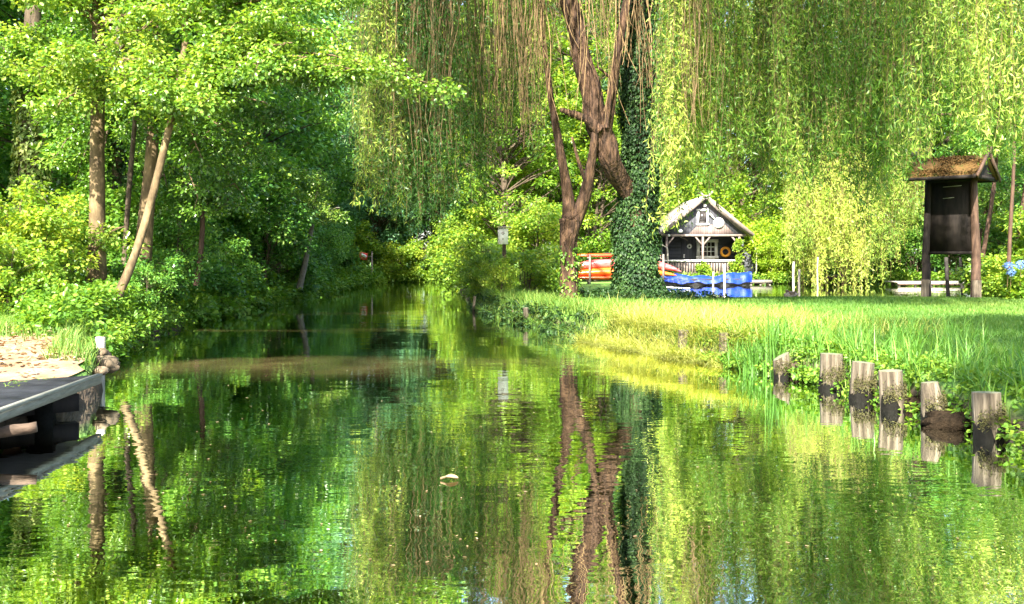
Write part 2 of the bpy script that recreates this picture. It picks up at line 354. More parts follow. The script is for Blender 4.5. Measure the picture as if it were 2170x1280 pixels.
def gz(x, y):
    x = np.asarray(x, float); y = np.asarray(y, float)
    w = in_water_depth(x, y)
    wob = .12 * np.sin(x * 1.7 + y * 1.1) + .08 * np.sin(y * 3.1 - x * 2.3)
    t = np.clip((-(w) + .06 + wob * .5) / .35, 0, 1); t = t * t * (3 - 2 * t)
    ye = 8.25 + (x + 3.59) * .787
    t = np.maximum(t, np.clip((y - ye + .42) / .15, 0, 1) * np.clip((np.minimum(-3.64, np.interp(y, LY, LX) + .12 * (y > 8.3)) - x) / .12, 0, 1) * (y < 9.6) * (x > -14))
    top = .33 - .11 * np.clip(1 - (y - ye) / 1.1, 0, 1) * (x < -3.5) * (y < 11) * (x > -14) + .03 * np.sin(x * .5) * np.cos(y * .37) + np.where(x < 0, np.clip(-w - 1, 0, 6) * .02, 0) - .2 * np.clip((y - 22) / 6, 0, 1) * np.clip((x - 3.5) / 2, 0, 1) * (y < 34)
    top = top + np.where(x < -3, np.clip((y - 8.5) * .035, 0, .16), 0)
    low = -.7
    return low + (top - low) * t
xs = np.concatenate([[-400, -120, -60, -40], np.arange(-30, -9, .8), np.arange(-9, 8, .14), np.arange(8, 36, .6), [42, 60, 120, 400]])
ys = np.concatenate([[-200, -60, -25], np.arange(-12, 4, 1.0), np.arange(4, 17, .14), np.arange(17, 34, .25), np.arange(34, 60, .5), [64, 75, 100, 200, 600]])
XX, YY = np.meshgrid(xs, ys, indexing='ij'); ZZ = gz(XX, YY)
gr = G().grid(np.stack([XX, YY, ZZ], -1)).build('ground', M['ground'], smooth=True); gr['kind'] = 'structure'
me = gr.data
wt = G().grid(np.stack(np.meshgrid([-60, -20, 0, 20, 70.], [-40, 0, 20, 40, 62.], indexing='ij') + [np.zeros((5, 5))], -1)).build('water', M['water']); wt['kind'] = 'structure'
# sandy landing path
sxs = np.arange(-12, -3.5, .12); sys_ = np.arange(6.2, 12.2, .12)
A = np.stack(np.meshgrid(sxs, sys_, indexing='ij'), -1); pz = gz(A[..., 0], A[..., 1])
far = 11.0 + .25 * np.sin(A[..., 0] * 2.1) + (A[..., 0] + 8) * -.22
near = 8.2 + (A[..., 0] + 3.6) * .80
keep = (A[..., 1] < far) & (A[..., 1] > near - .32) & (A[..., 0] < -3.66) & (pz > .2)
g = G(); full = np.concatenate([A, (pz + .02 + .012 * rng.random(pz.shape))[..., None]], -1)
m_, n_ = pz.shape; ii, jj = np.nonzero(keep[:-1, :-1] & keep[1:, 1:])
g.add(full.reshape(-1, 3), np.stack([ii * n_ + jj, (ii + 1) * n_ + jj, (ii + 1) * n_ + jj + 1, ii * n_ + jj + 1], -1))
pth = g.build('path', M['sand'], smooth=True); pth['kind'] = 'structure'
n = 2600; lx = rng.uniform(-9, -4, n); ly = rng.uniform(6.4, 12, n)
k = (ly > 8.3 + (lx + 3.6) * .8) & (in_water_depth(lx, ly) < -.1); lx, ly = lx[k], ly[k]; n = len(lx)
g = G().leaves(np.stack([lx, ly, gz(lx, ly) + .045], 1), rng.normal(0, 1, (n, 3)) * [1, 1, .25], rng.normal(0, .3, (n, 3)) + [0, 0, 1], rng.uniform(.04, .09, n), rng.uniform(.02, .05, n), rng.random(n), 'round')
tag(g.build('leaf_litter', M['litter']), 'dry tan leaves scattered over the sandy landing', 'leaf litter', kind='stuff')

# ------------------------------------------------------------------ plants
def foliage(g, c, rad, n, L, W, kind='round', flat=.5, droop=.35, base_tone=.5, var=.35, shell=.5):
    """one clump of leaves round centre c"""
    v = nrm(rng.normal(0, 1, (n, 3))); r = rng.random(n) ** shell
    p = c + v * r[:, None] * np.array([rad, rad, rad * flat])
    D = v * [1, 1, .5] + rng.normal(0, .5, (n, 3)) + [0, 0, -droop]
    N = rng.normal(0, .45, (n, 3)) + [0, 0, 1] + v * .4
    g.leaves(p, D, N, rng.uniform(.75, 1.25, n) * L, rng.uniform(.75, 1.2, n) * W, np.clip(base_tone + rng.normal(0, var * .5, n), 0, 1), kind)
def limb(g, a, b, r0, r1, sag=.1, seg=6, k=6):
    a = np.array(a, float); b = np.array(b, float); t = np.linspace(0, 1, k)[:, None]
    p = a + (b - a) * t + np.array([0, 0, 1]) * (np.sin(t * PI) * sag * np.linalg.norm(b - a)) + rng.normal(0, .02, (k, 3)) * np.linalg.norm(b - a) * np.sin(t * PI)
    g.tube(p, r0 + (r1 - r0) * t[:, 0], seg, rough=.08)
    return p
def tree_meshes(seed, H, Rr, z0, nc, nl, L, W, tr, kind='slim', lean=(0, 0), flat=.5, clr=.9, multi=1):
    global rng
    keep_ = rng; rng = np.random.default_rng(seed)
    tg, cg = G(), G()
    stems = []
    for s in range(multi):
        a = rng.uniform(0, 2 * PI); off = np.array([math.cos(a), math.sin(a)]) * (.25 * (multi > 1))
        k = 9; t = np.linspace(0, 1, k)
        ln = np.array(lean) + (off * H * .35 if multi > 1 else 0)
        p = np.stack([off[0] + ln[0] * t ** 1.3, off[1] + ln[1] * t ** 1.3, -.3 + (H * .93 + .3) * t], 1)
        p[:, :2] += rng.normal(0, .012 * H, (k, 2)) * np.sin(t * PI)[:, None]
        rr = tr * (1 - .82 * t); rr[0] *= 1.45
        tg.tube(p, rr, 10, rough=.06); stems.append(p)
    zc = (z0 + H) / 2; hz = (H - z0) / 2 * 1.05
    for c in range(nc):
        z = rng.uniform(z0, H); r_ = Rr * math.sqrt(max(.06, 1 - ((z - zc) / hz) ** 2)) * rng.uniform(.35, 1.08) ** .7; a = rng.uniform(0, 2 * PI)
        st = stems[rng.integers(len(stems))]
        ax = np.array([np.interp(z, st[:, 2], st[:, 0]), np.interp(z, st[:, 2], st[:, 1])])
        cc = np.array([ax[0] + r_ * math.cos(a), ax[1] + r_ * math.sin(a), z + rng.normal(0, .2)])
        zs = max(z0 * .7, z - r_ * rng.uniform(.3, .8)); s0 = np.array([np.interp(zs, st[:, 2], st[:, 0]), np.interp(zs, st[:, 2], st[:, 1]), zs])
        limb(tg, s0, cc, tr * .22, .012, .06, 5, 5)
        foliage(cg, cc, clr * rng.uniform(.7, 1.35), int(nl * rng.uniform(.7, 1.3)), L, W, kind, flat, .35, rng.uniform(.25, .75), .4)
    rng = keep_
    return tg, cg
def make_tree(name, label, cat, group, args, leaf, bark):
    tg, cg = tree_meshes(**args)
    t = thing(name, label, cat, (0, 0, 0), group)
    tg.build('trunk', M[bark], t, True); cg.build('crown', M[leaf], t)
    return t
def recolor(t, leaf):
    """a sibling prototype with the same shape and other leaves"""
    r = t.copy(); C.objects.link(r)
    for ch in list(t.children):
        c = ch.copy(); C.objects.link(c); c.parent = r
        if ch.name.startswith('crown') or ch.name.startswith('foliage'):
            c.data = ch.data.copy(); c.data.materials[0] = M[leaf]
    return r
protos = {}
TA = [dict(seed=11, H=13, Rr=3.6, z0=1.6, nc=200, nl=140, L=.18, W=.11, clr=.72, tr=.19),
      dict(seed=12, H=15, Rr=4.2, z0=2.4, nc=220, nl=140, L=.19, W=.12, clr=.75, tr=.24, lean=(.8, -.3)),
      dict(seed=13, H=11, Rr=3.2, z0=.9, nc=180, nl=140, L=.17, W=.11, clr=.68, tr=.15, multi=3)]
protos['tree'] = [('tall_tree', a) for a in TA]
used = {}
def place_tree(key, idx, leaf, bark, x, y, s, rz, label, cat, group, sz=None, name='tree'):
    k = (key, idx, leaf, bark)
    sz = sz or s
    z = float(gz(x, y)) - .05
    if k not in used:
        base = [u for u in used if u[0] == key and u[1] == idx]
        if base:
            r = recolor(used[base[0]], leaf); r.name = name
            for ch in r.children:
                if ch.name.startswith('trunk'):
                    if base[0][3] != bark: ch.data = ch.data.copy(); ch.data.materials[0] = M[bark]
        else:
            r = make_tree(name, label, cat, group, protos[key][idx][1], leaf, bark)
        used[k] = r
        r.location = (x, y, z); r.rotation_euler = (0, 0, rz); r.scale = (s, s, sz)
        r['label'] = label; r['category'] = cat; r['group'] = group
        return r
    r = dup(used[k], (x, y, z), rz, (s, s, sz), label, group); r['category'] = cat
    return r
prand = random.Random(5)
ORD = 'first second third fourth fifth sixth seventh eighth ninth tenth eleventh twelfth thirteenth fourteenth fifteenth'.split()
def scatter_trees(pts, key, leaf, bark, label, cat, group, name, smin=.85, smax=1.15):
    """label holds # where the place in the row (counted as the label says) goes"""
    for i_, q in enumerate(pts):
        x, y = q[0], q[1]; s = prand.uniform(smin, smax) * (q[2] if len(q) > 2 else 1)
        place_tree(key, prand.randrange(len(protos[key])), leaf, bark, x, y, s, prand.uniform(0, 6.28), label.replace('#', ORD[i_]), cat, group, name=name)
# the far side of the river and the woods round the clearing
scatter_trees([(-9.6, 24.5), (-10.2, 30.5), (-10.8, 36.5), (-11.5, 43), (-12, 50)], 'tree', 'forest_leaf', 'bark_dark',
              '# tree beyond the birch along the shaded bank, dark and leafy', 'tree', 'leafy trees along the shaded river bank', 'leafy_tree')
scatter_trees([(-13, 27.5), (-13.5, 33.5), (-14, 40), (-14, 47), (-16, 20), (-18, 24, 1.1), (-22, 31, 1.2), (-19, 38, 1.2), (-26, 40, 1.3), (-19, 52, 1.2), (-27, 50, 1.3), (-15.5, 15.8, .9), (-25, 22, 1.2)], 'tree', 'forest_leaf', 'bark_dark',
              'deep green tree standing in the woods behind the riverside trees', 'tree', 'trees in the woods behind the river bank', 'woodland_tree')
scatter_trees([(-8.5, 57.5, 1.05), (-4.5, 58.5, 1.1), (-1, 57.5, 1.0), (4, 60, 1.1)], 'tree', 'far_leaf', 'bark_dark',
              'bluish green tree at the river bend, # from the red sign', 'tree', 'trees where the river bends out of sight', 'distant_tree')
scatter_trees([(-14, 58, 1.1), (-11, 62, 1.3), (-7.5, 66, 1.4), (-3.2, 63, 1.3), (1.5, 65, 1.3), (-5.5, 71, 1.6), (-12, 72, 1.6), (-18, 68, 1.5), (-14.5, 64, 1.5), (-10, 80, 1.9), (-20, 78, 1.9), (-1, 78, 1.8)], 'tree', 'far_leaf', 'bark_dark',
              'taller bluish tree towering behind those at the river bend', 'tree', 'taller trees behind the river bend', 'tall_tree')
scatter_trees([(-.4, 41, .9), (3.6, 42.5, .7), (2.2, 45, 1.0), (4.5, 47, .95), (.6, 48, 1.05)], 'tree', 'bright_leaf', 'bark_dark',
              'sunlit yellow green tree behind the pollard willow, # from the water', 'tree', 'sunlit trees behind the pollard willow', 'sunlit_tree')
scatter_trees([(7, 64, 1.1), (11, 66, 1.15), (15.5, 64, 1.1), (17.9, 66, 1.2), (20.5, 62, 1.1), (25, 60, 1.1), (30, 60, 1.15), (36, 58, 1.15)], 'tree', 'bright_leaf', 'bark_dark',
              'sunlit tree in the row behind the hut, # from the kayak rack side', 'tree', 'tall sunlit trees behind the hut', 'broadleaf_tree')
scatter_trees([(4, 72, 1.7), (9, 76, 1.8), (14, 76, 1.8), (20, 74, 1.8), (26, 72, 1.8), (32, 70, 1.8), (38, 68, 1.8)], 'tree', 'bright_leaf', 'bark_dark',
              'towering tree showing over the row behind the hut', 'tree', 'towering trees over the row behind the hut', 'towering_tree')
scatter_trees([(21.5, 34, .8), (24, 39, .85), (30, 44, 1.2), (27, 49, 1.1), (23.5, 53.5, 1.1)], 'tree', 'forest_leaf', 'bark_dark',
              'mid green tree beyond the notice board, # nearest the lawn', 'tree', 'green trees beyond the notice board', 'green_tree')
# shrubs
protos['shrub'] = [('shrub', dict(seed=21, H=2.2, Rr=1.25, z0=.25, nc=42, nl=150, L=.13, W=.085, tr=.04, multi=4, clr=.42, flat=.7)),
                   ('shrub', dict(seed=22, H=1.6, Rr=1.3, z0=.12, nc=38, nl=150, L=.12, W=.09, tr=.03, multi=5, clr=.40, flat=.7)),
                   ('shrub', dict(seed=23, H=3.0, Rr=1.2, z0=.3, nc=52, nl=150, L=.12, W=.08, tr=.05, multi=4, clr=.42, flat=.8))]
scatter_trees([(-6.25, 15.9, .3), (-6.8, 17.4, .5), (-7.0, 19.3, .62), (-7.1, 21.6, .7), (-7.2, 24.2, .75), (-7.3, 27, .85), (-7.4, 30, .9), (-7.7, 33, .9), (-7.9, 36, .95), (-8.2, 39, .95), (-8.7, 42, 1.0), (-9.1, 45, 1.0), (-9.6, 48, 1)],
              'shrub', 'forest_leaf', 'bark_dark', '# shrub from the alders along the shaded water edge, dark green', 'shrub', 'shrubs along the shaded water edge', 'bank_shrub')
scatter_trees([(-8.4, 18.5, .7), (-8.7, 21.8, 1), (-13.5, 20.6, 1.2), (-12.6, 24, 1.3), (-9.4, 26, 1.1), (-10.2, 29, 1.2), (-9.4, 33, 1.2), (-10, 38.5, 1.2), (-11, 44, 1.2)],
              'shrub', 'herb', 'bark_dark', '# undergrowth bush from the alders, fresh green beneath the riverside trees', 'shrub', 'undergrowth shrubs beneath the riverside trees', 'undergrowth_shrub')
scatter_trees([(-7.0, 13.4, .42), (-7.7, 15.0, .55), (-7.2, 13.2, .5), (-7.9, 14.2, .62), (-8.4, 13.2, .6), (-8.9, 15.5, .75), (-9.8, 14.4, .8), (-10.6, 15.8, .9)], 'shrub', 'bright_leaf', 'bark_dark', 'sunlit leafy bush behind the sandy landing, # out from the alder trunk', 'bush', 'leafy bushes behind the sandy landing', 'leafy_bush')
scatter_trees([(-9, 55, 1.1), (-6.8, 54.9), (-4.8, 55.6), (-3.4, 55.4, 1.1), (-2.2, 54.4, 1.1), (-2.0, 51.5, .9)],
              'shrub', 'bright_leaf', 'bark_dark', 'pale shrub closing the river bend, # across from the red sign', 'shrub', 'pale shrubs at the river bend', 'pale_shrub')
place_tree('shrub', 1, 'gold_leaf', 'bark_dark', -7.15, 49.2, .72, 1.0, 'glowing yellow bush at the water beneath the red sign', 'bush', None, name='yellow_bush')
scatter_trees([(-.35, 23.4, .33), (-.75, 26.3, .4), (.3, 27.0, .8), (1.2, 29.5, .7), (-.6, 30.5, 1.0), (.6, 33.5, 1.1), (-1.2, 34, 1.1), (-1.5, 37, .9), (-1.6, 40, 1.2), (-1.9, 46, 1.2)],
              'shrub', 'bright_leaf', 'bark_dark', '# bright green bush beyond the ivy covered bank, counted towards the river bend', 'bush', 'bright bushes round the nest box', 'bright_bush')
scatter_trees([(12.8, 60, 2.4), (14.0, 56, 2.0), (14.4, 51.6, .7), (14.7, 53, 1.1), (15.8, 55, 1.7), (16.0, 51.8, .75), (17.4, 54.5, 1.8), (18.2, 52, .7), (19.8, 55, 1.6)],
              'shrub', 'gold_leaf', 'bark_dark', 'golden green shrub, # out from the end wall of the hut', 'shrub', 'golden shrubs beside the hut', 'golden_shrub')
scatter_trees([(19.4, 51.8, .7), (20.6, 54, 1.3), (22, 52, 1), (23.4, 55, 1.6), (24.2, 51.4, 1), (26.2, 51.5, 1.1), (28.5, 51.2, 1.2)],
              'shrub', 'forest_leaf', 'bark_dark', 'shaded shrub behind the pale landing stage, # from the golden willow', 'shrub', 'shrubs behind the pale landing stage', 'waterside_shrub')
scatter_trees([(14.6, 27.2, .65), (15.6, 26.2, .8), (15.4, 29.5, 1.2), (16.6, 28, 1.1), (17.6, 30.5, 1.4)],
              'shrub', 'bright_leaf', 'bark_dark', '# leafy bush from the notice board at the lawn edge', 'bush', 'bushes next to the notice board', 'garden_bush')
# unseen trees added upstream so that their crowns shade the near lawn bank
for q, lb in (((5.0, -3.2, 1.05), 'unseen tree added upstream of the thickest cut post to shade the lawn'), ((6.8, -9, 1.4), 'taller unseen tree added further upstream to shade the lawn bank')):
    place_tree('tree', 1, 'forest_leaf', 'bark_dark', q[0], q[1], q[2], 2.5, lb, 'tree', 'unseen trees added to shade the lawn bank', name='unseen_shade_tree')

# ---- named trees on the near side of the woods (alders by the sandy landing)
def stem(g, pts, widths, d=None, seg=12, rough=.05, n=14, dd=None, ridge=0.0):
    """pts: (px, py, depth); widths in px"""
    W = np.array([P(*p) for p in pts]); r = np.array([w / 2 / F * p[2] for w, p in zip(widths, pts)])
    t = np.linspace(0, 1, len(W)); tt = np.linspace(0, 1, n)
    # smooth interpolation
    Q = np.stack([np.interp(tt, t, W[:, k]) for k in range(3)], 1); rr = np.interp(tt, t, r)
    for _ in range(2): Q[1:-1] = (Q[:-2] + 2 * Q[1:-1] + Q[2:]) / 4
    g.tube(Q, rr, seg, rough=rough, ridge=ridge); return Q
def bough(cg, tg, a, b, L=.075, n=16, sp=.45, nl=90, tone=.55, sag=.08, r0=.035, kind='round'):
    """leafy branch from a to b: twigs hang off it with flat sprays of leaves"""
    p = limb(tg, a, b, r0, .008, sag, 6, 8)
    for k in range(n):
        t = .18 + .85 * (k + rng.random()) / n; t = min(t, 1)
        q = np.array([np.interp(t, np.linspace(0, 1, 8), p[:, i]) for i in range(3)])
        side = rng.normal(0, 1, 3) * [1, 1, .35]; side = nrm(side) * sp * rng.uniform(.4, 1.2) * (1.15 - .6 * t)
        e = q + side + np.array([0, 0, -.10]); limb(tg, q, e, .009, .004, .02, 4, 3)
        foliage(cg, e, sp * .8, int(nl * rng.uniform(.6, 1.4)), L * rng.uniform(.8, 1.15), L * .78, kind, .5, .35, np.clip(tone + rng.normal(0, .12), .1, .95), .35, .6)
def alder(name, label, base, stems, boughs, bark, group=None, L=.068, ivy=None, tone=.55, leaf='alder_leaf'):
    t = thing(name, label, 'tree', tuple(base), group)
    tg, cg = G(), G(); paths = []
    for pts, w in stems: paths.append(stem(tg, pts, w))
    for a, b, n in boughs: bough(cg, tg, a, b, L=L, n=n, tone=tone)
    tg.build('trunk', M[bark], t, True); cg.build('crown', M[leaf], t)
    if ivy:
        ig = G(); ivy_on(ig, paths[0], *ivy); ig.build('ivy', M[ivy[-1]], t)
    return t
def ivy_on(g, path, radfun, n, L, lo, hi, thick, m_):
    tt = np.linspace(0, 1, len(path)); t = rng.uniform(lo, hi, n)
    c = np.stack([np.interp(t, tt, path[:, i]) for i in range(3)], 1)
    a = rng.uniform(0, 2 * PI, n); r = np.array([radfun(x) for x in t]) + rng.random(n) ** 2 * thick
    lump = 1 + .10 * np.sin(t * 23 + a * 2) + .08 * np.sin(t * 51 - a * 3) + .07 * np.sin(t * 9 + 1)
    o = np.stack([np.cos(a), np.sin(a), np.zeros(n)], 1)
    p = c + o * (r * lump)[:, None]
    D = o * .5 + [0, 0, -1] + rng.normal(0, .45, (n, 3)); N = o + rng.normal(0, .35, (n, 3)) + [0, 0, .35]
    sz_ = rng.uniform(.5, 1.35, n) * L; patch_ = .22 * np.sin(t * 37 + a * 3) * np.sin(t * 17 - a)
    k = rng.random(n) < 1.02 + 3.0 * np.minimum(0, np.sin(t * 29 + a * 2 + 1) * np.sin(t * 13 + a) + .88)
    g.leaves(p[k], D[k], N[k], sz_[k], sz_[k] * .95, np.clip(rng.normal(.42, .25, n) + patch_, 0, 1)[k], 'ivy')
def W3(px, py, d): return tuple(P(px, py, d))
gA = 'pale alder trunks by the sandy landing'
rA = random.Random(3)
def fan(cx, cy, d, spots, n=12):
    """boughs from a point of a stem to listed tips (px, py, depth)"""
    return [(P(cx, cy, d), P(*s), n) for s in spots]
b0 = fan(205, 180, 16.5, [(40, 150, 15.2), (120, 230, 15), (320, 130, 14.4), (420, 190, 14.2), (60, 60, 16), (330, 40, 15.6), (140, 100, 14.6)], 13)
b0 += fan(206, 60, 16.6, [(20, -60, 15), (330, -80, 15.5), (200, -160, 16), (420, 30, 14.6), (90, -120, 16), (380, -190, 16.5), (500, -60, 15)], 13)
b0 += fan(208, -150, 16.7, [(0, -300, 16), (350, -320, 16.5), (200, -420, 17), (480, -220, 15.5), (90, -230, 15)], 13)
b0 += fan(206, 520, 16.4, [(265, 480, 15.8)], 4)
alder('alder_tree', 'straight pale alder trunk on the bank above the sandy landing', P(205, 655, 16.4),
      [([(200, 668, 16.4), (207, 560, 16.4), (206, 300, 16.5), (208, 100, 16.6), (212, -160, 16.8), (214, -420, 17)], (58, 36, 30, 26, 22, 10))], b0, 'bark_pale', tone=.62)
b1 = fan(365, 240, 15, [(460, 200, 13.8), (560, 130, 13.6), (330, 180, 13.8), (620, 90, 14), (470, 90, 14.2)], 12)
b1 += fan(380, 170, 15, [(650, 120, 14), (760, 150, 14.2), (930, 182, 14.8), (840, 140, 14.6), (560, 20, 14), (700, 60, 14.5)], 17)
b1 += fan(390, 60, 15, [(600, -60, 14.5), (760, -20, 15), (480, -100, 14), (700, -150, 15), (380, -160, 15)], 13)
alder('leaning_alder', 'slim alder stem curving up out of the water edge', P(232, 668, 14.6),
      [([(226, 672, 14.4), (265, 600, 14.6), (300, 510, 14.8), (340, 350, 15), (372, 220, 15), (392, 120, 15), (408, -60, 15.2), (415, -220, 15.4)], (24, 19, 17, 16, 15, 13, 10, 6))], b1, 'bark_pale', tone=.6)
b2 = fan(330, 180, 17, [(480, 280, 16), (560, 330, 16.2), (430, 340, 15.8), (600, 240, 16.4), (420, 420, 16.2), (520, 420, 16.8)], 15)
b2 += fan(335, 60, 17.2, [(520, 60, 17), (620, 180, 16.8), (660, 60, 17.5), (250, -80, 17), (560, -100, 17.4), (700, -80, 18)], 14)
alder('furrowed_alder', 'thicker brown alder trunk with a sunlit foot behind the slim curved stem', P(298, 610, 17.2),
      [([(296, 625, 17.2), (306, 500, 17.2), (320, 350, 17.2), (332, 180, 17.2), (338, 0, 17.4), (340, -200, 17.6)], (44, 34, 27, 24, 20, 12))], b2, 'bark_pale', tone=.38)
b3 = fan(250, 180, 19.5, [(120, 330, 18.5), (160, 380, 18.8), (300, 300, 18.5), (380, 260, 19), (90, 250, 19), (200, 440, 18.8), (360, 420, 18.6)], 13)
alder('ivy_clad_alder', 'dark narrow trunk wrapped in ivy between two alders', P(243, 600, 19.8),
      [([(242, 612, 19.8), (246, 420, 19.8), (252, 200, 19.8), (256, 0, 20), (258, -160, 20.2)], (26, 22, 22, 20, 12))], b3, 'bark_dark', tone=.35,
      ivy=(lambda t: .12, 1700, .085, 0, .62, .09, 'ivy_leaf'))
b4 = fan(62, 180, 21, [(-60, 120, 20), (40, 80, 20), (150, 160, 20), (100, 40, 20.5), (-80, 20, 21), (180, 60, 20)], 13)
alder('ivy_column_tree', 'stout trunk smothered in pale sunlit ivy behind the leafy bushes', P(62, 560, 21.5),
      [([(64, 590, 21.5), (62, 400, 21.5), (66, 220, 21.5), (70, 40, 21.5), (74, -150, 21.7)], (50, 44, 38, 34, 18))], b4, 'bark_dark', tone=.4,
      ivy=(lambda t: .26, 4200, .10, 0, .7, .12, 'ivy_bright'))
for i, (pts, w, lb, br) in enumerate([
    ([(262, 560, 18), (275, 380, 18), (290, 210, 18), (300, 60, 18)], (10, 11, 9, 5), 'very thin upright stem between the ivy clad trunk and the furrowed alder', fan(290, 210, 18, [(240, 160, 17.6), (340, 240, 17.4), (300, 120, 17.6)], 9)),
    ([(415, 605, 19), (428, 520, 19), (430, 430, 19), (420, 300, 19)], (11, 11, 10, 6), 'crooked reddish brown stem standing in the riverside ferns', fan(428, 430, 19, [(380, 380, 18.5), (500, 430, 18.2), (470, 350, 18.6)], 9)),
    ([(372, 600, 21), (380, 480, 21), (388, 330, 21)], (11, 10, 7), 'slender grey stem in shade behind the crooked reddish one', fan(385, 400, 21, [(340, 330, 20.5), (440, 340, 20)], 9)),
    ([(555, 600, 28), (562, 500, 28), (566, 380, 28)], (10, 9, 7), 'thin trunk in the dark undergrowth further down the shaded bank', fan(565, 420, 28, [(510, 340, 27), (620, 350, 27)], 9)),
    ([(588, 590, 31), (592, 490, 31), (596, 380, 31)], (9, 8, 6), 'faint trunk next to the leaning birch in the riverside shade', fan(595, 420, 31, [(560, 330, 30), (650, 360, 30)], 9))]):
    alder('slender_tree', lb, P(*pts[0]), [(pts, w)], br, 'bark_dark' if i != 1 else 'brown_wood', tone=.42)
alder('birch_tree', 'pale birch trunk leaning over the shaded water further down the bank', P(636, 612, 29), [([(634, 612, 29), (646, 560, 29), (656, 510, 29), (668, 440, 29)], (14, 12, 10, 7))],
      fan(662, 470, 29, [(610, 400, 28), (720, 440, 28), (680, 360, 28.5)], 10), 'grey_wood', tone=.5)

# ---- the great willow
def strands(g, tg, locks, L=.125, W=.026, per_m=27, stem_r=.0035, bare=0.0):
    """locks: (x, y, ztop, zbot, count, spread, tone)"""
    for x, y, zt, zb, cnt, spr, tone in locks:
        sw = rng.normal(0, .28, 2)
        for s in range(cnt):
            ox, oy = rng.normal(0, spr, 2); top = zt + rng.uniform(-.4, .4); bot = zb + abs(rng.normal(0, .45)) * (1 if s > cnt * .25 else .2)
            Ln = top - bot
            if Ln < .3: continue
            ph = rng.uniform(0, 6.28, 4); kx = rng.uniform(.6, 1.5, 2)
            def at(t):   # t in 0..1
                z = top - Ln * t
                return np.stack([x + ox * (1 - .1 * t) + sw[0] * t + .07 * np.sin(kx[0] * z * 1.3 + ph[0]) + .02 * np.sin(5 * z + ph[2]),
                                 y + oy * (1 - .25 * t) + sw[1] * t + .035 * np.sin(kx[1] * z * 2 + ph[1]), z], -1)
            k = max(3, int(Ln / .45)); p = at(np.linspace(0, 1, k)); tg.tube(p, np.linspace(stem_r * 1.3, stem_r * .6, k), 3, cap=False)
            if rng.random() < bare: continue
            n = int(Ln * per_m * rng.uniform(.6, 1.1)); t = rng.random(n) ** .85; q = at(t)
            ns = max(2, int(Ln * 3.2)); ts_ = rng.random(ns); ds = rng.normal(0, 1, (ns, 3)) * [.5, .5, .1] + [0, 0, -.8]; pick = rng.integers(0, ns, n); on = rng.random(n) < .6
            q = np.where(on[:, None], at(ts_)[pick] + nrm(ds)[pick] * (rng.random(n) * .42)[:, None], q)
            D = rng.normal(0, .55, (n, 3)) + [0, 0, -.75]; N = rng.normal(0, 1, (n, 3)) * [1, 1, .4]
            g.leaves(q, D, N, rng.uniform(.7, 1.25, n) * L, W * rng.uniform(.7, 1.2, n), np.clip(tone + rng.normal(0, .16, n), 0, 1), 'slim')
def curtain(pxs, d, bottoms, n, cnt=9, ztop=9.5, dj=2.2, spr=.18, tone=.5, tj=.2):
    out = []
    for k in range(n):
        px = rng.uniform(pxs[0], pxs[1]); dd = d + rng.uniform(-dj, dj); by = np.interp(px, [b[0] for b in bottoms], [b[1] for b in bottoms]) + rng.normal(0, 50)
        out.append((X(px, dd), dd, ztop + rng.uniform(-1, 1.5), Z(by, dd), cnt, spr, float(np.clip(tone + rng.normal(0, tj), .05, .95))))
    return out
wb = P(1352, 634, 24)
wil = thing('willow_tree', 'huge weeping willow with an ivy clad trunk trailing long curtains over the lawn', 'tree', tuple(wb))
tg = G()
main = stem(tg, [(1352, 650, 24), (1350, 610, 24), (1346, 520, 24), (1354, 400, 24), (1362, 250, 24), (1354, 100, 24), (1345, -80, 24), (1340, -300, 24.2)], (92, 72, 70, 60, 66, 58, 54, 40), seg=44, n=70, ridge=.05)
fork = stem(tg, [(1350, 445, 24.0), (1320, 392, 23.7), (1288, 330, 23.2), (1264, 250, 23.1), (1243, 160, 23), (1222, 70, 23), (1196, -40, 23), (1170, -200, 23)], (24, 36, 46, 47, 40, 36, 34, 28), seg=56, n=110, rough=.03, ridge=.14)
fork2 = stem(tg, [(1282, 310, 23.1), (1290, 240, 22.9), (1303, 160, 22.8), (1318, 60, 22.8), (1334, -30, 22.8), (1350, -200, 22.6)], (26, 22, 18, 18, 18, 14), seg=28, n=50, rough=.03, ridge=.08)
stem(tg, [(1270, 275, 22.9), (1240, 250, 22.8), (1210, 240, 22.7), (1188, 232, 22.6)], (26, 18, 14, 9), seg=8, rough=.15)
stem(tg, [(1285, 270, 22.8), (1300, 170, 22.6), (1265, 140, 22.4)], (10, 8, 5), seg=6)
for a_, b_, r_ in [((1170, -200, 23), (900, -330, 21), .13), ((1170, -200, 23), (1000, -380, 25), .12), ((1350, -200, 22.6), (1650, -330, 19.5), .15), ((1340, -300, 24.2), (1900, -330, 22), .17),
                   ((1340, -300, 24.2), (1650, -420, 26), .15), ((1350, -200, 22.6), (1500, -360, 17.5), .11), ((1196, -40, 23), (1120, -120, 21.5), .09), ((1900, -330, 22), (2250, -300, 20), .1), ((1650, -330, 19.5), (2000, -420, 17), .1), ((900, -330, 21), (760, -260, 20), .08)]:
    limb(tg, P(*a_), P(*b_), r_, r_ * .45, .08, 8, 9)
wtr = tg.build('trunk', M['bark_willow'], wil, True)
ig = G()
MR = [w / 2 / F * 24 for w in (92, 72, 70, 60, 66, 58, 54, 40)]
def rad_main(t): return float(np.interp(t, np.linspace(0, 1, 8), MR)) * 1.08 + .02
for (n_, lo, hi, th) in ((42000, .0, .96, .15), (3000, .02, .14, .14)):
    ivy_on(ig, main, rad_main, n_, .072, lo, hi, th, 0)
ig.build('ivy', M['ivy_leaf'], wil)
cg, bg = G(), G()
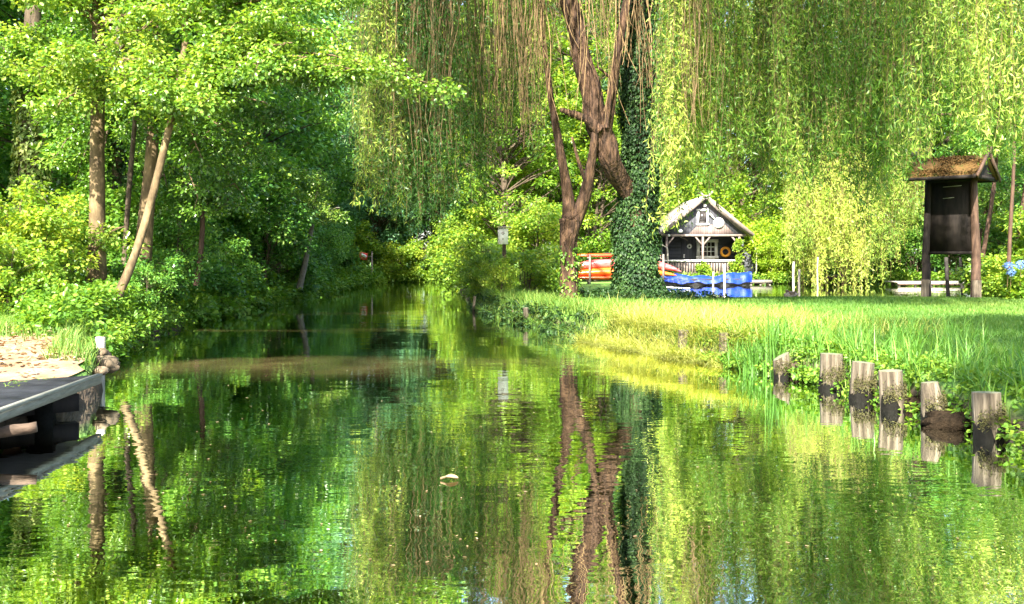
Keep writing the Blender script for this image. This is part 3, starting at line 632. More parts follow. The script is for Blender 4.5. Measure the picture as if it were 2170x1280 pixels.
bot_r = [(1370, 350), (1400, 430), (1440, 330), (1500, 300), (1560, 330), (1620, 350), (1680, 330), (1760, 345), (1850, 370), (1900, 350), (1960, 290), (2050, 260), (2110, 290), (2250, 320)]
locks = curtain((1418, 1500), 20.5, [(1370, 200), (1395, 250), (1420, 330), (1460, 390), (1500, 300)], 24, 8, tone=.74, tj=.25)  # tones put the curtains' lit and shaded streaks into the leaf colour
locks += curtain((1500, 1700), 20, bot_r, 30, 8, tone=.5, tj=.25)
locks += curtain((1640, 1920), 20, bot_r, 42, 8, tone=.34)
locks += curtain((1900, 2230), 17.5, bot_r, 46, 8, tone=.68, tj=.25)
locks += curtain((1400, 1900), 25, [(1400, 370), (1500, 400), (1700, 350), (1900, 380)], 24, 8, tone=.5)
locks += curtain((830, 1000), 21.5, [(830, 380), (880, 450), (920, 350), (960, 420), (1000, 380)], 46, 8, tone=.06)  # low tone: the shade on this curtain is put into its colour
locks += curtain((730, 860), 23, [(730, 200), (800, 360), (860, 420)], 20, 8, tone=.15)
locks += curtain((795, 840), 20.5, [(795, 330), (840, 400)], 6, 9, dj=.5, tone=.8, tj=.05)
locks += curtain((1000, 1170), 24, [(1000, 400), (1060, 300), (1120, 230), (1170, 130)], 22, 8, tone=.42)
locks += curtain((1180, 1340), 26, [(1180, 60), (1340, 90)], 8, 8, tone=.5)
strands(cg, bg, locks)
hub = P(1340, -300, 24.2)
for q in range(13):  # leafy dome added out of view, to break up the sun on the lawn
    a = rng.uniform(0, 2 * PI); rr_ = rng.uniform(3, 9); e = np.array([5.0 + rr_ * math.cos(a), 17.5 + .8 * rr_ * math.sin(a), rng.uniform(10.2, 11.8)])
    limb(bg, hub, e, .10, .03, .05, 6, 7)
    for _ in range(5): foliage(cg, e + rng.normal(0, 1, 3) * [1.2, 1.2, .4], .9, 90, .17, .05, 'slim', .4, .5, .5, .3)
for (ax, bx, ay, by, n_) in ((3.2, 6.6, 10.5, 16.5, 13), (-4.6, -2.0, 11.5, 17, 9)):  # leaf clumps added above the view to shade parts of the curtains
    for _ in range(n_):
        e = np.array([rng.uniform(ax, bx), rng.uniform(ay, by), rng.uniform(9.3, 11.2)]); limb(bg, hub, e, .09, .03, .04, 6, 8)
        for _ in range(5): foliage(cg, e + rng.normal(0, 1, 3) * [.9, .9, .35], .85, 150, .18, .055, 'slim', .45, .5, .5, .3)
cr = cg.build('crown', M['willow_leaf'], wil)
# bare brown hanging twigs
hl = curtain((850, 1010), 21, [(850, 300), (930, 230), (1010, 330)], 9, 7, tone=.5, spr=.22) + curtain((1020, 1120), 22.5, [(1020, 240), (1120, 310)], 15, 6, tone=.5, spr=.16) + curtain((1140, 1165), 21.5, [(1140, 180), (1165, 190)], 5, 6, spr=.08) + curtain((1220, 1345), 21.8, [(1220, 60), (1270, 150), (1345, 210)], 12, 3, spr=.14) + curtain((1450, 1500), 19.5, [(1450, 330), (1500, 300)], 5, 6, spr=.1)
strands(G(), bg, hl, stem_r=.007, bare=1.0)
for (x0_, x1_, y0_, y1_, n_) in ((1205, 1350, -60, 290, 19), (1140, 1170, -40, 260, 7), (1350, 1400, -40, 330, 6)):
    for _ in range(n_):
        px = rng.uniform(x0_, x1_); ye_ = rng.uniform(y0_ + 150, y1_); k = 7; t = np.linspace(0, 1, k); dx = rng.normal(0, 26); dd = rng.uniform(21.0, 22.2)
        bow_ = rng.normal(0, 14)
        bg.tube(np.array([P(px + dx * q ** 2 + bow_ * math.sin(q * PI), y0_ + (ye_ - y0_) * q, dd) for q in t]), np.linspace(.013, .005, k) * rng.uniform(.7, 1.3), 5)
        if rng.random() < .5:
            q = .6; a0_ = P(px + dx * q ** 2 + bow_ * math.sin(q * PI), y0_ + (ye_ - y0_) * q, dd); limb(bg, a0_, a0_ + np.array([rng.normal(0, .25), 0, -rng.uniform(.4, .9)]), .007, .003, .05, 4, 4)
bg.build('hanging_twigs', M['twig'], wil, True)
# the unseen dome added to the willow crown keeps the lawn in dappled shade
# ---- small pollard willow
pw = thing('pollard_willow', 'small forked willow with a swollen head and ragged bark on the bank', 'tree', tuple(P(1203, 638, 23.2)))
tg = G()
stem(tg, [(1203, 650, 23.2), (1204, 620, 23.2), (1206, 560, 23.2), (1205, 500, 23.2), (1208, 465, 23.2)], (46, 38, 36, 38, 46), seg=36, n=40, rough=.04, ridge=.09)
stem(tg, [(1205, 480, 23.2), (1208, 430, 23.2), (1196, 370, 23.2), (1184, 300, 23.2), (1172, 240, 23.1), (1160, 160, 23), (1150, 60, 23), (1140, -60, 23)], (34, 26, 20, 18, 15, 12, 9, 6), seg=10)
stem(tg, [(1215, 480, 23.2), (1232, 440, 23.2), (1246, 395, 23.1), (1252, 350, 23), (1262, 290, 22.9), (1268, 200, 22.9)], (30, 28, 26, 20, 16, 9), seg=10)
stem(tg, [(1246, 400, 23.1), (1225, 340, 22.9), (1212, 290, 22.8)], (10, 8, 5), seg=6)
for k in range(26): 
    a = P(1206 + rng.uniform(-18, 18), 470 + rng.uniform(-18, 50), 23.0); limb(tg, a, a + rng.normal(0, .12, 3) + [0, 0, -.1], .012, .004, .05, 4, 3)
tg.build('trunk', M['bark_willow'], pw, True)
cg = G()
for k in range(36): foliage(cg, P(rng.uniform(1130, 1290), rng.uniform(-60, 330), rng.uniform(23, 25)), .3, 46, .1, .03, 'slim', .9, .6, .5, .4)
ivy_on(cg, np.array([P(1206, 640, 23.2), P(1206, 520, 23.2)]), lambda t: .2, 420, .08, 0, 1, .06, 0)
cg.build('crown', M['herb'], pw)
# ---- farther weeping willow over the second channel
fw = thing('weeping_willow', 'golden weeping willow trailing into the water beside the hut', 'tree', (19.5, 52.5, .3))
tg, cg, bg = G(), G(), G()
tg.tube([(19.5, 52.5, 0), (19.3, 52, 3), (19, 51, 6), (18, 49, 8.6)], [.4, .33, .28, .15], 12, rough=.08)
for e in ((14, 46, 8.2), (16, 43, 8.4), (18.5, 42, 8), (13.5, 49, 7.6), (21, 44, 8)): limb(tg, (19.1, 51, 6), e, .14, .04, .15, 6, 7)
tg.build('trunk', M['bark_willow'], fw, True)
fl = curtain((1680, 1760), 44, [(1680, 520), (1690, 545), (1720, 505), (1760, 525)], 44, 9, ztop=7.8, dj=1.5, spr=.22, tone=.66)
fl += curtain((1750, 1880), 44.5, [(1750, 500), (1790, 545), (1830, 510), (1880, 520)], 50, 9, ztop=8, dj=1.8, spr=.22, tone=.62)
fl += curtain((1860, 1960), 45, [(1860, 500), (1930, 430), (1960, 450)], 26, 9, ztop=8, dj=1.8, spr=.22, tone=.55)
strands(cg, bg, fl, L=.17, W=.04, per_m=17, stem_r=.006)
cg.build('crown', M['willow_gold'], fw); bg.build('hanging_twigs', M['twig'], fw)

# ------------------------------------------------------------------ grass, reeds, ground cover
def blades(g, p, h, w, lean, tone, k=2):
    """curved tapering blades, k segments"""
    n = len(p); a = rng.uniform(0, 2 * PI, n); dirn = np.stack([np.cos(a), np.sin(a), np.zeros(n)], 1)
    s = np.stack([-np.sin(a + rng.normal(0, .5, n)), np.cos(a), np.zeros(n)], 1); rows = []
    for i in range(k + 1):
        t = i / k; c = p + np.array([0, 0, 1]) * (h * (t - .35 * lean * t * t))[:, None] + dirn * (h * lean * t ** 1.8)[:, None]
        ww = (w * (1 - t) ** .7 + .0005)[:, None] * s * .5 if i < k else .0004 * s
        rows.append(c - ww); rows.append(c + ww)
    V = np.stack(rows, 1); m = 2 * (k + 1); b = np.arange(n)[:, None] * m
    Q = np.concatenate([b + [2 * i, 2 * i + 1, 2 * i + 3, 2 * i + 2] for i in range(k)], 1).reshape(-1, 4)
    g.add(V.reshape(-1, 3), Q, np.repeat(tone, k))
def lawn_pts(n, x0, x1, y0, y1, pw=1.0, margin=.1):
    y = y0 + (y1 - y0) * rng.random(n) ** pw; x = rng.uniform(x0, x1, n)
    k = (in_water_depth(x, y) < -margin) & (np.abs(x) < y * .6 + 2.5) & (x > np.interp(y, RY, RX))
    x, y = x[k], y[k]; return np.stack([x, y, gz(x, y) - .005], 1)
g = G()
p = lawn_pts(300000, -1.5, 17, 8, 29, 1.25); n = len(p)
patch = .5 + .5 * np.sin(p[:, 0] * .9 + np.sin(p[:, 1] * .7) * 2) * np.sin(p[:, 1] * .8 + 1)
blades(g, p, rng.uniform(.04, .10, n), rng.uniform(.006, .012, n) * (1 + p[:, 1] / 20), rng.uniform(.2, .9, n), np.clip(.3 + .35 * patch + rng.normal(0, .15, n), 0, 1), 1)
tag(g.build('lawn_grass', M['grass']), 'mown green lawn under the willow', 'grass', kind='stuff')
g = G()
p = lawn_pts(60000, 1, 9, 3.0, 13.5, 1, .02); w = in_water_depth(p[:, 0], p[:, 1])
cl = np.sin(p[:, 0] * 9 + p[:, 1] * 2) * np.sin(p[:, 1] * 7 - p[:, 0] * 3)
k = (w > -1.9 + .5 * np.sin(p[:, 1] * 2.2)) & (cl + rng.normal(0, .5, len(p)) > .1); p = p[k]; n = len(p)
blades(g, p, rng.uniform(.14, .36, n) * np.interp(p[:, 1], [4, 8, 10, 12, 13.5], [.9, 1.0, 1.5, 1.2, .8]), rng.uniform(.008, .016, n), rng.uniform(.15, .9, n), np.clip(rng.normal(.5, .22, n), 0, 1), 4)
tag(g.build('sedge_reeds', M['reed']), 'long arching sedge blades lining the bank above the posts', 'reeds', kind='stuff')
g = G()
ts = []
for (px, d, n_, h_) in ((1640, 10.7, 60, 1.0), (1600, 10.9, 110, .6), (1560, 11.3, 70, .5), (1680, 10.9, 60, .55)):
    q = np.array([X(px, d), d, .1]) + rng.normal(0, .07, (n_, 3)) * [1, 1, 0]; q[:, 2] = -.05
    blades(g, q, rng.uniform(.5, 1, n_) * h_, np.full(n_, .014), rng.uniform(.05, .75, n_), rng.uniform(.2, .6, n_), 5)
q = np.array([[X(1633, 10.5), 10.5, -.05], [X(1637, 10.5), 10.5, -.05], [X(1641, 10.52), 10.52, -.05]]); blades(g, q, np.array([.98, .9, .8]), np.full(3, .02), np.array([.06, .1, .2]), np.array([.1, .2, .3]), 5)
tag(g.build('water_reeds', M['reed']), 'tall reed tuft standing in the water beside the cut posts', 'reeds', kind='stuff')
g = G()
p = lawn_pts(34000, .5, 6, 11.6, 22, 1.3, 0); w = in_water_depth(p[:, 0], p[:, 1])
k = (w > -2.6 + .5 * np.sin(p[:, 1] * 3)) & (rng.random(len(p)) < np.clip(1.3 - np.abs(p[:, 1] - 13.6) / 2.0, .04, 1)) & ((p[:, 1] < 16.3) | (p[:, 0] > 2.0)); p = p[k]; n = len(p)
blades(g, p, rng.uniform(.12, .42, n), rng.uniform(.007, .014, n), rng.uniform(.3, 1.2, n), np.clip(rng.normal(.5, .25, n), 0, 1), 3)
q = []
y = rng.uniform(11.3, 15.0, 9000); x = np.interp(y, RY, RX) + rng.uniform(-.14, .55, 9000) + .09 * np.sin(y * 5) + .06 * np.sin(y * 13); q = np.stack([x, y, np.maximum(gz(x, y), -.03)], 1)
blades(g, q, rng.uniform(.10, .46, 9000) * (.75 + .35 * np.sin(y * 7) * np.sin(y * 2.3 + 1)), rng.uniform(.008, .014, 9000), rng.uniform(.4, 2.4, 9000), np.clip(rng.normal(.5, .3, 9000), 0, 1), 3)
tag(g.build('straw_grass', M['straw']), 'sunlit straw coloured grass tumbling over the bank in front of the ivy trunk', 'grass', kind='stuff')
# grass at the back edge of the sand and on the peninsula
g = G()
n = 16000; x = rng.uniform(-11, -4.4, n); y = rng.uniform(9.5, 14, n); k = (y > 11.0 - (x + 8) * .22 + rng.normal(0, .25, n)) & (in_water_depth(x, y) < -.05)
x, y = x[k], y[k]; n = len(x)
xe = rng.uniform(-.45, .02, 1500); ye2 = rng.uniform(8.7, 11.5, 1500); x = np.concatenate([x, np.interp(ye2, LY, LX) + xe]); y = np.concatenate([y, ye2]); n = len(x)
blades(g, np.stack([x, y, gz(x, y) - .01], 1), rng.uniform(.06, .26, n), rng.uniform(.008, .016, n), rng.uniform(.2, .9, n), np.clip(rng.normal(.5, .25, n), 0, 1), 2)
n = 9000; y = rng.uniform(14.5, 27, n); x = np.interp(y, RY, RX) + rng.uniform(-.1, 1.1, n)
blades(g, np.stack([x, y, np.maximum(gz(x, y), -.02)], 1), rng.uniform(.08, .40, n), rng.uniform(.010, .018, n), rng.uniform(.3, 1.6, n), np.clip(rng.normal(.5, .3, n), 0, 1), 3)
tag(g.build('verge_grass', M['grass']), 'tufted bright grass behind the sandy landing and over the ivy bank', 'grass', kind='stuff')
g = G()
for (cx_, cy_, rx_, ry_, n_) in ((-4.75, 11.6, .5, .9, 70), (-5.4, 13, .6, .9, 90), (-5.9, 14.6, .6, 1, 90), (-6.4, 16.6, .7, 1.2, 80), (-6.8, 19, .7, 1.4, 80), (-7.1, 22, .7, 1.6, 70)):
    for _ in range(n_):
        yy = cy_ + rng.uniform(-1, 1) * ry_; c = np.array([np.interp(yy, LY, LX) + .05 - abs(rng.uniform(-1, 1)) * 2.0 * rx_, yy, 0]); c[2] = max(float(gz(c[0], c[1])), .05) + rng.uniform(0, .35)
        foliage(g, c, .2, 60, .068, .045, 'round', .8, .3, rng.uniform(.2, .65), .4)
for (xa_, xb_, yy_, n_) in ((-8.5, -2.3, 54.2, 200), (8, 32, 50.5, 420)):
    for _ in range(n_):
        c = np.array([rng.uniform(xa_, xb_), yy_ + rng.uniform(-.2, .6), rng.uniform(.05, .5)]); foliage(g, c, .35, 26, .16, .11, 'round', .7, .35, rng.uniform(.3, .95), .4)
for _ in range(900):
    y = rng.uniform(19, 53); x = np.interp(y, LY, LX) - abs(rng.normal(0, .35)) + .12
    c = np.array([x, y, max(float(gz(x, y)), .08) + rng.uniform(-.05, .35)]); foliage(g, c, .30, 30, .13, .09, 'round', .7, .35, rng.uniform(.15, .6), .4)
tag(g.build('bank_herbs', M['herb']), 'low broad leaved herbs spilling down to the water from the alders', 'ground cover', kind='stuff')
g = G()
for _ in range(420):
    t = rng.random(); y = 15.5 + t * 11; x = np.interp(y, RY, RX) + abs(rng.normal(.15, .35)) - .08
    c = np.array([x, y, max(float(gz(x, y)) - .05, .04) + rng.uniform(-.05, .08)])
    foliage(g, c, .12, 34, .07, .06, 'ivy', .7, .5, rng.uniform(.2, .6), .4)
for _ in range(160):
    c = P(1352, 634, 24) + rng.normal(0, 1, 3) * [.75, .6, 0]; c[2] = gz(c[0], c[1]) + rng.uniform(.02, .2); foliage(g, c, .15, 30, .07, .06, 'ivy', .6, .5, .35, .3)
tag(g.build('creeping_ivy', M['ivy_leaf']), 'dark creeping ivy covering the bank round the willow roots', 'ground cover', kind='stuff')
g = G()
for _ in range(560):
    y = rng.uniform(3.5, 12.5); x = np.interp(y, RY, RX) + rng.uniform(-.02, .7)
    c = np.array([x, y, max(float(gz(x, y)), .03) + rng.uniform(0, .08)]); foliage(g, c, .11, 22, .045, .03, 'round', .5, .2, rng.uniform(.3, .8), .4)
tag(g.build('clover_patch', M['herb']), 'small bright leaves growing between the cut posts', 'ground cover', kind='stuff')

# ------------------------------------------------------------------ posts along the lawn bank
def cut_post(px, top, wl, wpx, label, taper=1.0, slant=0.0, group='cut wooden posts along the lawn bank', moss=True, mat_='stump'):
    d = F * CH / (wl - HY); r = wpx / 2 / F * d; zt = Z(top, d); c = np.array([X(px, d), d + r, 0])
    t = thing('bank_post', label, 'post', (c[0], c[1], 0.0), group)
    g = G(); z = np.linspace(-.35, zt, 12); seg = 20; a = np.linspace(0, 2 * PI, seg, endpoint=False)
    prof = r * np.interp((z - 0) / zt, [-1, 0, 1], [taper, taper, 1]); ph = rng.uniform(0, 6, 3)
    rr = prof[:, None] * (1 + .04 * np.sin(3 * a + ph[0]) + .03 * np.sin(7 * a + ph[1]) + .02 * rng.normal(0, 1, seg))[None, :]
    zz = z[:, None] + slant * np.cos(a)[None, :] * r * ((z[:, None] + .35) / (zt + .35))
    V = np.stack([c[0] + rr * np.cos(a), c[1] + rr * np.sin(a), zz], -1)
    i, j = np.meshgrid(np.arange(11), np.arange(seg), indexing='ij'); j2 = (j + 1) % seg
    g.add(V.reshape(-1, 3), np.stack([i * seg + j, i * seg + j2, (i + 1) * seg + j2, (i + 1) * seg + j], -1))
    g.build('post_body', M[mat_], t, True)
    g = G(); ring = V[-1]; cen = ring.mean(0); inner = cen + (ring - cen) * .55 + [0, 0, .004]
    vv = np.vstack([ring, inner]); q = [[k, (k + 1) % seg, seg + (k + 1) % seg, seg + k] for k in range(seg)]
    q += [[seg + k, seg + k + 1, seg + seg - 2 - k, seg + seg - 1 - k] for k in range(seg // 2 - 1)]
    g.add(vv, q); g.build('cut_top', M['stump_top'], t)
    g = G(); aw = np.linspace(0, 2 * PI, 49); hw_ = min(.10, zt * .32) * (1 + .35 * np.sin(2 * aw + ph[2]) + .25 * np.sin(5 * aw + ph[0]) + .25 * np.sin(13 * aw + ph[1]) * np.sin(3 * aw)); hw_[-1] = hw_[0]
    fz = np.linspace(0, 1, 7)[:, None]; zw = -.3 + (.3 + hw_)[None, :] * fz; rw = (r * np.interp(zw / zt, [-1, 0, 1], [taper, taper, 1])) * (1.075 - .05 * fz ** 4)
    g.grid(np.stack([c[0] + rw * np.cos(aw), c[1] + rw * np.sin(aw), zw], -1))
    g.build('wet_foot', M['wet'], t, True)
    if moss:
        g = G(); n = int(900 * (r / .1)); a = rng.uniform(-2.6, .9, n); z = np.abs(rng.normal(0, .05, n)) + zt * rng.uniform(.18, .45, n) * (1 + .25 * np.cos(a + .5))
        rr2 = r * np.interp(z / zt, [0, 1], [taper, 1]) * 1.06; o = np.stack([np.cos(a), np.sin(a), 0 * a], 1)
        pp = np.stack([c[0] + rr2 * np.cos(a), c[1] + rr2 * np.sin(a), z], 1)
        g.leaves(pp, o + rng.normal(0, .8, (n, 3)), o + rng.normal(0, .6, (n, 3)), rng.uniform(.01, .035, n), .007, rng.random(n), 'slim'); g.build('moss_collar', M['moss'], t)
    t.rotation_euler = (rng.normal(0, .035), rng.normal(0, .045), 0)
    return t
cut_post(2110, 836, 935, 58, 'thickest cut post with a ringed flat top nearest the water corner')
cut_post(1990, 812, 897, 34, 'narrow post with a flared dark foot and red brown side', 1.65)
cut_post(1902, 788, 872, 48, 'grey cut post with a pale greenish flat top', 1.05)
cut_post(1832, 770, 850, 46, 'cut post with a rusty stripe down its side', 1.0)
cut_post(1768, 752, 828, 46, 'cut post with thick moss climbing its water side', 1.05)
cut_post(1663, 757, 803, 34, 'short cut post with a slanting top beside the tall reeds', 1.0, .5)
for a in ((1537, 706, 770, 20, 'thin weathered stake half hidden by arching reeds'), (1450, 700, 757, 22, 'split brown stake in the dry grass by the water'), (1410, 690, 742, 24, 'pale sun bleached stake in front of the straw grass'),
          (1268, 668, 716, 22, 'blunt pale stake at the corner of the ivy covered bank'), (1224, 672, 706, 16, 'grey stake sunk in the dark ivy bank'), (1115, 652, 688, 12, 'small brown stake at the end of the dark ivy bank'), (1087, 648, 676, 8, 'slim stake under the overhanging leaves of the ivy bank'), (1003, 628, 660, 6, 'slender grey stake in the water beneath the bright bushes')):
    cut_post(a[0], a[1], a[2], a[3], a[4], moss=False, mat_='pale' if 'pale' in a[4] else 'stump')
# earth clods between the posts
for (px, py, d, s, lb) in ((2040, 905, 7.2, .16, 'dark earth clod with roots between the flared post and the thickest post'), (1945, 865, 8.1, .15, 'dark earth clod between the grey post and the flared post'), (1720, 800, 10.1, .12, 'small stone grey clod between the slanting post and the mossy post')):
    c = np.array([X(px, d), d + .12, .02]); g = G(); u = np.linspace(0, 2 * PI, 18); v = np.linspace(.02, PI - .02, 10)
    U, V_ = np.meshgrid(u, v, indexing='ij'); rr = s * (1 + .25 * np.sin(3 * U + 1) * np.sin(2 * V_) + .2 * np.sin(7 * U + V_ * 5) * np.sin(V_))
    g.grid(np.stack([c[0] + 1.5 * rr * np.cos(U) * np.sin(V_), c[1] + rr * np.sin(U) * np.sin(V_), c[2] + .6 * rr * np.cos(V_)], -1)); tag(g.build('earth_clod', M['soil'], smooth=True), lb, 'clod')

# ------------------------------------------------------------------ jetty
A_ = np.array([-3.59, 8.25]); B_ = np.array([-3.12, 3.35]); e1 = nrm(np.array([-.61, -.48])); DZ = .30
jt = thing('jetty', 'low timber jetty with a ribbed black mat and grey edge beams', 'jetty', (-4.5, 6.5, 0))
def ribmat():
    m, nt, b = mat('rubber_mat'); tc = nt.nodes.new('ShaderNodeTexCoord'); mp = nt.nodes.new('ShaderNodeMapping'); mp.inputs['Rotation'].default_value = (0, 0, R(-62)); nt.links.new(tc.outputs['Object'], mp.inputs[0])
    w = nt.nodes.new('ShaderNodeTexWave'); w.inputs['Scale'].default_value = 7; w.inputs['Distortion'].default_value = .6; nt.links.new(mp.outputs[0], w.inputs[0])
    n = nt.nodes.new('ShaderNodeTexNoise'); n.inputs['Scale'].default_value = 5; nt.links.new(tc.outputs['Object'], n.inputs[0])
    mm = nt.nodes.new('ShaderNodeMath'); mm.operation = 'MULTIPLY'; nt.links.new(w.outputs['Fac'], mm.inputs[0]); nt.links.new(n.outputs['Fac'], mm.inputs[1])
    r = ramp(nt, [(.3, (.02, .02, .023)), (.7, (.075, .075, .085))], n.outputs['Fac']); nt.links.new(r.outputs[0], b.inputs['Base Color']); b.inputs['Roughness'].default_value = .7
    bp = nt.nodes.new('ShaderNodeBump'); bp.inputs['Distance'].default_value = .006; nt.links.new(n.outputs['Fac'], bp.inputs['Height']); nt.links.new(bp.outputs[0], b.inputs['Normal']); return m
M['mat'] = ribmat()
D_ = A_ + e1 * 6.5; E_ = B_ + e1 * 6.5
def slab(g, c4, z0, z1):
    v = [(x, y, z0) for x, y in c4] + [(x, y, z1) for x, y in c4]; g.add(v, [[3, 2, 1, 0], [4, 5, 6, 7], [0, 1, 5, 4], [1, 2, 6, 5], [2, 3, 7, 6], [3, 0, 4, 7]]); return g
g = slab(G(), [D_, E_, B_ + e1 * .09, A_ + e1 * .09], DZ - .04, DZ - .012)
for k in range(84):
    q = A_ + (B_ - A_) * (k + .5) / 84; wv = rng.uniform(-.004, .004)
    g.bar((*(q + e1 * .07), DZ - .010), (*(q + e1 * 6.3), DZ - .010 + wv), .030, .012)
g.build('rubber_mat', M['mat'], jt)
out = nrm(np.array([A_[1] - B_[1], -(A_[0] - B_[0])])) 
def along(off, w): 
    a0 = A_ + out * off; b0 = B_ + out * off; return [a0 - out * w, b0 - out * w, b0, a0]
slab(G(), along(.012, .05), DZ - .018, DZ + .004).build('edge_rail', M['beam_wood'], jt)
slab(G(), along(.0, .05), DZ - .082, DZ - .02).build('edge_beam', M['beam_wood'], jt)
g = G(); g.tube([(*(A_ + e1 * .35 + (B_ - A_) * .07), -.5), (*(A_ + e1 * .35 + (B_ - A_) * .07), DZ - .05)], .11, 12, rough=.05); g.build('support_post', M['wet'], jt, True)
g = G(); q = A_ + (B_ - A_) * .42 + e1 * .45; g.tube([(*q, -.5), (*q, DZ - .05)], .14, 12, rough=.06); g.build('support_post', M['wet'], jt, True)
q = P(165, 842, 8.0); q2 = P(202, 842, 8.0)
G().bar((-3.62, 7.85, .12), (-4.6, 7.1, .12), .16, .14).build('cross_beam', M['black_wood'], jt)
G().box((-4.9, 6.4, .02), (.05, 3.4, .45), R(6)).build('bulkhead', M['wet'], jt)
lg = thing('loose_log', 'rough split log wedged under the jetty edge', 'log', tuple(P(40, 915, 6.25)))
G().tube([P(-160 + 238 * q, 938 - 33 * q, 6.1 + .25 * q) for q in np.linspace(0, 1, 16)], .036, 12, rough=.14).build('log_body', M['log_wood'], lg)
n = 60; q = np.stack([rng.uniform(-4.6, -3.8, n), rng.uniform(6.6, 7.9, n), np.full(n, DZ + .01)], 1); q[:, 1] = 7.6 + (q[:, 0] + 4.2) * .8 - rng.random(n) * .8
g = G(); blades(g, q, rng.uniform(.02, .06, n), np.full(n, .006), np.full(n, 1.6), rng.random(n), 2); g.leaves(q + [0, 0, .005], rng.normal(0, 1, (n, 3)) * [1, 1, .1], np.tile([0, 0, 1.], (n, 1)), .03, .012, rng.random(n), 'round')
tag(g.build('weed_scraps', M['grass']), 'scraps of green weed lying on the jetty mat', 'weeds', kind='stuff')
# post and stones where the jetty meets the bank
d = 9.75; t = thing('landing_post', 'pale square post at the water corner of the sandy landing', 'post', (X(215, d), d, .1))
G().bar((X(211, d), d, -.2), (X(213, d), d, Z(714, d)), .075, .075).build('post_body', M['pale'], t)
for (px, py, dd, s, lb) in ((200, 768, 9.7, .12, 'sandy boulder below the pale landing post'), (208, 788, 9.2, .06, 'small stone at the jetty corner'), (186, 762, 10.0, .09, 'half buried stone behind the sandy boulder')):
    c = np.array({205: (-4.0, 9.3, .28), 200: (-4.05, 9.35, .29), 208: (-3.88, 8.9, .28), 186: (-4.22, 9.65, .36)}[px]); g = G(); u = np.linspace(0, 2 * PI, 18); v = np.linspace(.02, PI - .02, 10); U, V_ = np.meshgrid(u, v, indexing='ij')
    rr = s * (1 + .2 * np.sin(3 * U + px) * np.sin(2 * V_) + .15 * np.sin(5 * U + V_ * 4) * np.sin(V_)); g.grid(np.stack([c[0] + 1.2 * rr * np.cos(U) * np.sin(V_), c[1] + rr * np.sin(U) * np.sin(V_), c[2] - .03 + .7 * rr * np.cos(V_)], -1))
    tag(g.build('stone', M['rock']), lb, 'stone')
# floating leaf
c = np.array([X(952, 11.1 * .5), 0, 0]); dF = F * CH / (1018 - HY); c = np.array([X(952, dF), dF, .004])
g = G(); m = 9; u = np.linspace(0, 1, 14); wd = .035 * np.sin(np.clip((u - .3) / .7, 0, 1) * PI) ** .6 + .006
v = np.linspace(-1, 1, 5); pts = np.stack([np.stack([c[0] + (u - .5) * .105, c[1] + k * wd, c[2] + .012 * k * k + .012 * np.abs(np.sin(u * 3))], -1) for k in v], 0)
g.grid(pts); o = g.build('floating_leaf', M['litter'], smooth=True); tag(o, 'curled dry leaf floating on the dark open water', 'leaf')

g = G(); n = 420; y = 4 + 30 * rng.random(n) ** 1.6; x = rng.uniform(-1, 1, n) * y * .5; k = in_water_depth(x, y) > .15; x, y = x[k], y[k]; n = len(x)
g.leaves(np.stack([x, y, np.full(n, .004)], 1), rng.normal(0, 1, (n, 3)) * [1, 1, .02], np.tile([0, 0, 1.], (n, 1)), rng.uniform(.008, .028, n), rng.uniform(.006, .014, n), rng.random(n), 'round', .05)
tag(g.build('floating_debris', M['litter']), 'tiny pale leaf scraps and seeds floating on the river', 'debris', kind='stuff')

# ------------------------------------------------------------------ notice board shelter
KX, KY = 12.55, 27.0; kt = thing('notice_board', 'black roofed notice board with mossy little gable roof', 'notice board', (KX, KY, .33))
th = R(-42); rd = np.array([math.cos(th), math.sin(th)]); wd_ = np.array([-rd[1], rd[0]])      # ridge direction to the front corner, across
def K(u, v, z): return (KX + rd[0] * u + wd_[0] * v, KY + rd[1] * u + wd_[1] * v, z)
for s, lb in ((-1, None), (1, None)):
    g = G(); u = s * .66; rr = .115
    g.tube([K(u, 0, .1), K(u + .02 * s, 0, 1.5), K(u - .03 * s, 0, 2.6), K(u - .05 * s, 0, 3.9)], [rr * 1.15, rr * 1.05, rr * .9, rr * .85], 8, rough=.07)
    o = g.build('post', M['black_wood' if s < 0 else 'brown_wood'], kt, True)  # sunlit post takes the browner wood; its light is put into the colour
    g = G(); g.tube([K(u + .02 * s, -.0, .05), K(u + .02 * s, 0, .72)], rr * 1.22, 8, rough=.06); g.build('footing', M['stump'], kt, True)
G().bar(K(-.6, 0, 2.52), K(.6, 0, 2.52), .05, 2.08).build('board_panel', M['black_wood'], kt)
for z in (1.49, 3.55): G().bar(K(-.62, -.03, z), K(.62, -.03, z), .09, .08).build('crossbar', M['black_wood'], kt)
for z, w_ in ((3.38, .5), (3.05, .3)): G().bar(K(-.2, -.035, z), K(-.2 + w_, -.035, z + .02), .012, .018).build('pale_strip', M['pale'], kt)
hw, rl, ze, zr = .98, .98, 3.62, 4.24
